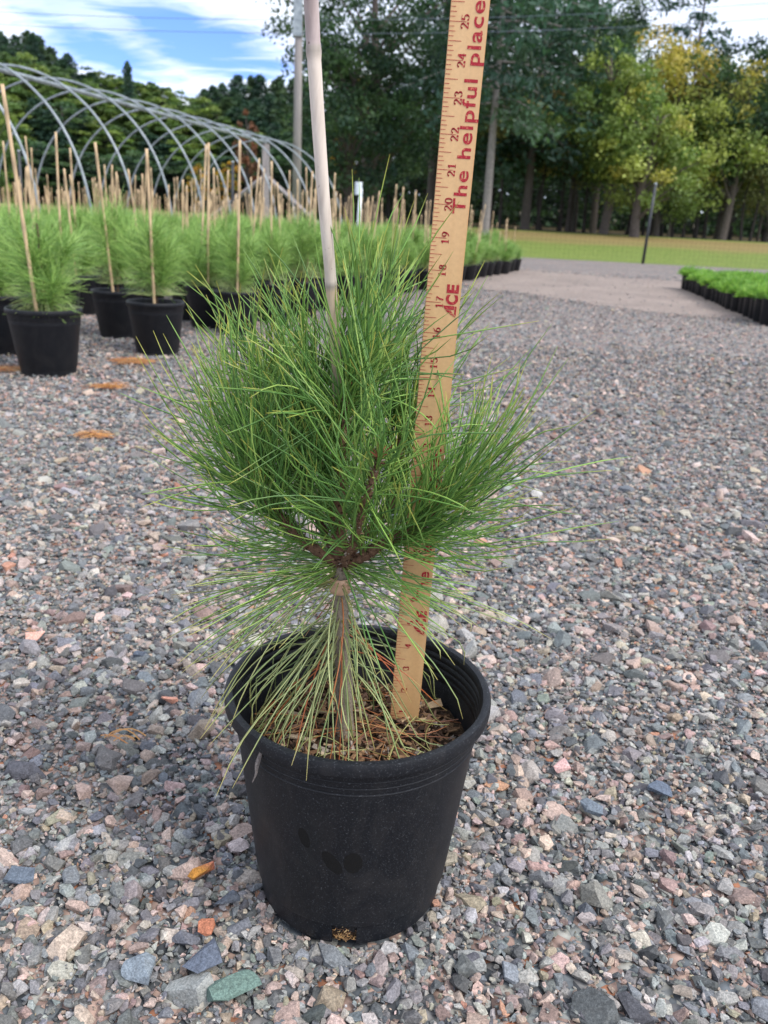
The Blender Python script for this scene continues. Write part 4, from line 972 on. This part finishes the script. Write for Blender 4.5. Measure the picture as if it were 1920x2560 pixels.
def build_trees():
    rs = random.Random(9)
    # right side, the big ones (built at their real height)
    oak = decid(1, 17, 5.2, P_DARK, [.3, .2, .3, .2], 92, 90, .27, .12, tr=.3)
    oak2 = decid(2, 19, 4.6, P_DARK, [.2, .3, .2, .3], 84, 85, .27, .2, tr=.28)
    put_tree(oak, 930, 44, 'dark green broad tree between the bamboo cane and the yardstick, sky showing through', 'tall trees beyond the lawn', 'broadleaf_tree')
    put_tree(decid(3, 8.5, 3.4, P_DARK, [.25]*4, 90, 80, .25, .05), 870, 41, 'low dark tree behind the white marker post', 'tall trees beyond the lawn', 'broadleaf_tree')
    put_tree(decid(30, 8, 1.5, P_GOLD, [.4, .3, .3], 22, 60, .22, .45), 905, 47, 'golden autumn foliage low in the dark tree edge', 'tall trees beyond the lawn', 'broadleaf_tree')
    put_tree(oak2, 1075, 50, 'dark broad tree right behind the yardstick', 'tall trees beyond the lawn', 'broadleaf_tree')
    wp = pine(4, 20, 5.0, P_PINE, .22, 95, .42, 130, .24, srgb(128, 122, 120), .45, .45)
    wp2 = pine(5, 20, 5.6, P_PINE, .16, 100, .42, 130, .26, BARK, .5, .5)
    put_tree(wp, 1212, 36, 'tall white pine with a pale grey bare lower trunk just right of the yardstick', 'tall trees beyond the lawn', 'pine_tree', sx=.8)
    put_tree(wp2, 1310, 46, 'dark heavy pine with drooping boughs right of the pale trunk', 'tall trees beyond the lawn', 'pine_tree')
    put_tree(wp2, 1130, 56, 'dark pine filling the gap behind the yardstick', 'tall trees beyond the lawn', 'pine_tree', rz=2)
    d3 = decid(6, 15.5, 4.0, P_DARK, [.2, .3, .2, .3], 110, 80, .25, .25)
    put_tree(d3, 1420, 52, 'dark green tree left of the yellowing maple, top against the sky', 'tall trees beyond the lawn', 'broadleaf_tree')
    put_tree(decid(7, 13.5, 3.6, P_MID, [.25]*4, 90, 80, .25, .3), 1480, 56, 'mid green tree rising behind the left of the maple', 'tall trees beyond the lawn', 'broadleaf_tree')
    hm = ztop(1640, 65, 46)
    map_ = decid(8, hm-.8, 4.1, P_MAP, [.25, .25, .2, .1, .2], 135, 100, .24, .10, tr=.15, toppal=srgb(190, 162, 72))
    put_tree(map_, 1640, 46, 'large yellow-green maple turning golden at the top', 'tall trees beyond the lawn', 'maple_tree')
    put_tree(decid(9, 8.6, 2.5, P_MAP, [.2, .1, .3, .1, .3], 80, 80, .23, .16), 1505, 43, 'lower yellow-green tree in front left of the large maple', 'tall trees beyond the lawn', 'maple_tree')
    put_tree(decid(19, 6.0, 2.3, P_MAP, [.2, .2, .3, .1, .2], 70, 80, .23, .22), 1585, 41, 'small bright green tree under the large maple, left of the fence post', 'tall trees beyond the lawn', 'maple_tree')
    put_tree(decid(10, ztop(1790, 95, 52)-1.2, 2.8, P_MAP, [.1, .2, .4, .1, .2], 60, 55, .24, .3), 1790, 52, 'thin airy tree right of the large maple, sky between its leaves', 'tall trees beyond the lawn', 'broadleaf_tree')
    tall = pine(12, 19, 3.2, P_PINE, .5, 28, .4, 90, .2, BARK, .2, .55)
    put_tree(tall, 1672, 60, 'tall open-topped pine rising above the maple', 'tall trees beyond the lawn', 'pine_tree')
    put_tree(decid(13, ztop(1900, 95, 48)-2.0, 4.0, P_OLV, [.3, .3, .2, .2], 140, 95, .24, .16, tr=.15), 1915, 48, 'olive and rust tinged tree at the right edge', 'tall trees beyond the lawn', 'broadleaf_tree')
    put_tree(decid(14, 10, 3.4, P_DARK, [.25]*4, 100, 80, .25, .3), 1800, 46, 'dark green tree between the maple and the right edge tree', 'tall trees beyond the lawn', 'broadleaf_tree')
    # slim trees at the wood edge, each with its own visible trunk
    slim = [decid(40+i, rs.uniform(7.2, 9.4), 2.5, P_DARK if i % 2 else P_OLV, [.25]*4, 55, 60, .26, .42, tr=.09, bark=srgb(70, 64, 62)) for i in range(4)]
    tx = [1246, 1313, 1339, 1353, 1400, 1434, 1458, 1501, 1565, 1605, 1622, 1680, 1706, 1758, 1810, 1851, 1871, 1891]
    od = ['first', 'second', 'third', 'fourth', 'fifth', 'sixth', 'seventh', 'eighth', 'ninth', 'tenth', 'eleventh', 'twelfth', 'thirteenth', 'fourteenth', 'fifteenth', 'sixteenth', 'seventeenth', 'eighteenth']
    for i, px in enumerate(tx):
        put_tree(slim[i % 4], px, rs.uniform(47, 54), 'slim dark trunk at the wood edge, %s from the left right of the yardstick' % od[i], 'slim trees along the wood edge', 'slim_tree', rs.uniform(.8, 1.25), rs.uniform(.8, 1.05))
    # second line inside the wood
    inner = [decid(60+i, 12, 3.6, P_DARK, [.25]*4, 60, 60, .34, .12, tr=.16, bark=srgb(60, 56, 54)) for i in range(3)]
    for i in range(15):
        put_tree(inner[i % 3], 800+i*85, 68+rs.uniform(-4, 4), 'shaded tree deep in the wood behind the lawn', 'shaded trees inside the wood', 'broadleaf_tree', rs.uniform(.9, 1.3), rs.uniform(.62, .85))
    # far dark wood, one mass
    rr = np.random.default_rng(77); n = 26000; P = np.stack([rr.uniform(-6, 62, n), rr.uniform(76, 90, n), rr.uniform(0, 1, n)**.8*7+.8], -1); P[:, 2] *= .7+.5*np.abs(np.sin(P[:, 0]*.35)+.3*np.sin(P[:, 0]*1.1))
    V, F, C = leaves(P, .75, P_DARK[rr.choice(4, n)]*rr.uniform(.6, 1.1, (n, 1)), rr); tag(link('far_wood', npmesh('far_wood', V, F, m_leaf, C)), 'dark undergrowth of the far wood behind the trunks', 'woods', kind='stuff')
    # left hillside
    hp = [pine(80+i, 10, 2.2, P_PINE if i < 2 else g((66, 88, 62), (78, 100, 66)), .08, 70, .36, 120, .14, BARK, .25, .55) for i in range(3)]
    hd = [decid(90+i, 10, 3.1, [P_MID, P_DARK, P_MID*.85][i], [.25]*4, 80, 110, .30, .04, tr=.14) for i in range(3)]
    rust = decid(95, 10, 2.0, P_RUST, [.5, .5], 36, 60, .4, .1); gold = decid(96, 10, 2.6, P_GOLD, [.3, .3, .4], 40, 60, .4, .1)
    top = [(-60, 95), (0, 100), (60, 92), (120, 90), (170, 130), (220, 165), (300, 195), (400, 215), (480, 235), (540, 215), (600, 200), (700, 190), (800, 180)]
    tpx = [a for a, b in top]; tpy = [b for a, b in top]
    def row(depth, frac, pxs, chooser, lab, grp):
        for px in pxs:
            px = px+rs.uniform(-10, 10); y0 = np.interp(px, tpx, tpy); hz = horizon(px); py = hz-(hz-y0)*frac+rs.uniform(-14, 14); y = depth-.69; x = atY(px, hz, y).x; d = depth+rs.uniform(-2, 2)
            zt = ztop(px, py, d); zb = float(terrain(x, y)); hh = max(3, zt-zb); m, nm = chooser(px); k = hh/10
            put_tree(m, px, d, lab % nm, grp, 'pine_tree' if nm == 'pine' else 'broadleaf_tree', max(.9, k)*rs.uniform(1.0, 1.3), k)
    row(112, 1.0, range(-40, 780, 24), lambda p: (rs.choice(hp), 'pine') if (p < 260 or p > 520 or rs.random() < .3) else (rs.choice(hd), 'leafy tree'), 'dark %s on the skyline of the left hill', 'trees on the left hill')
    row(98, .88, range(-40, 800, 30), lambda p: (hd[rs.choice([0, 2])], 'leafy tree') if p < 560 else (rs.choice(hp), 'pine'), 'green %s on the upper slope of the left hill', 'trees on the left hill')
    row(84, .66, range(-40, 800, 36), lambda p: (rs.choice(hd), 'leafy tree') if rs.random() < .6 else (rs.choice(hp), 'pine'), '%s on the middle slope of the left hill', 'trees on the left hill')
    row(70, .44, range(-40, 840, 36), lambda p: (hd[1], 'leafy tree'), 'shaded %s at the foot of the left hill, behind the hoops', 'trees on the left hill')
    def single(m, px, py, d, label, nm, sx=1):
        y = d-.69; x = atY(px, horizon(px), y).x; hh = ztop(px, py, d)-float(terrain(x, y)); put_tree(m, px, d, label, 'trees on the left hill', nm, hh/10*sx, hh/10)
    single(hp[0], 336, 150, 108, 'lone spire-shaped pine standing above the skyline at left', 'pine_tree', .8)
    single(hp[1], 118, 82, 108, 'tallest dark pine on the hilltop at upper left', 'pine_tree', 1.0)
    single(rust, 620, 262, 64, 'reddish brown dying tree on the slope left of the utility pole', 'broadleaf_tree', .7)
    single(gold, 570, 390, 60, 'golden tree low behind the far hoops', 'broadleaf_tree', 1.0)
    single(gold, 500, 400, 61, 'second golden tree low behind the hoops, farther left', 'broadleaf_tree', .9)
    single(gold, 850, 290, 63, 'orange-gold tree in the gap right of the bamboo cane', 'broadleaf_tree', .5)
    single(hd[0], 5, 235, 50, 'bright green tree at the left edge behind the first hoops', 'broadleaf_tree', .8)
build_trees()
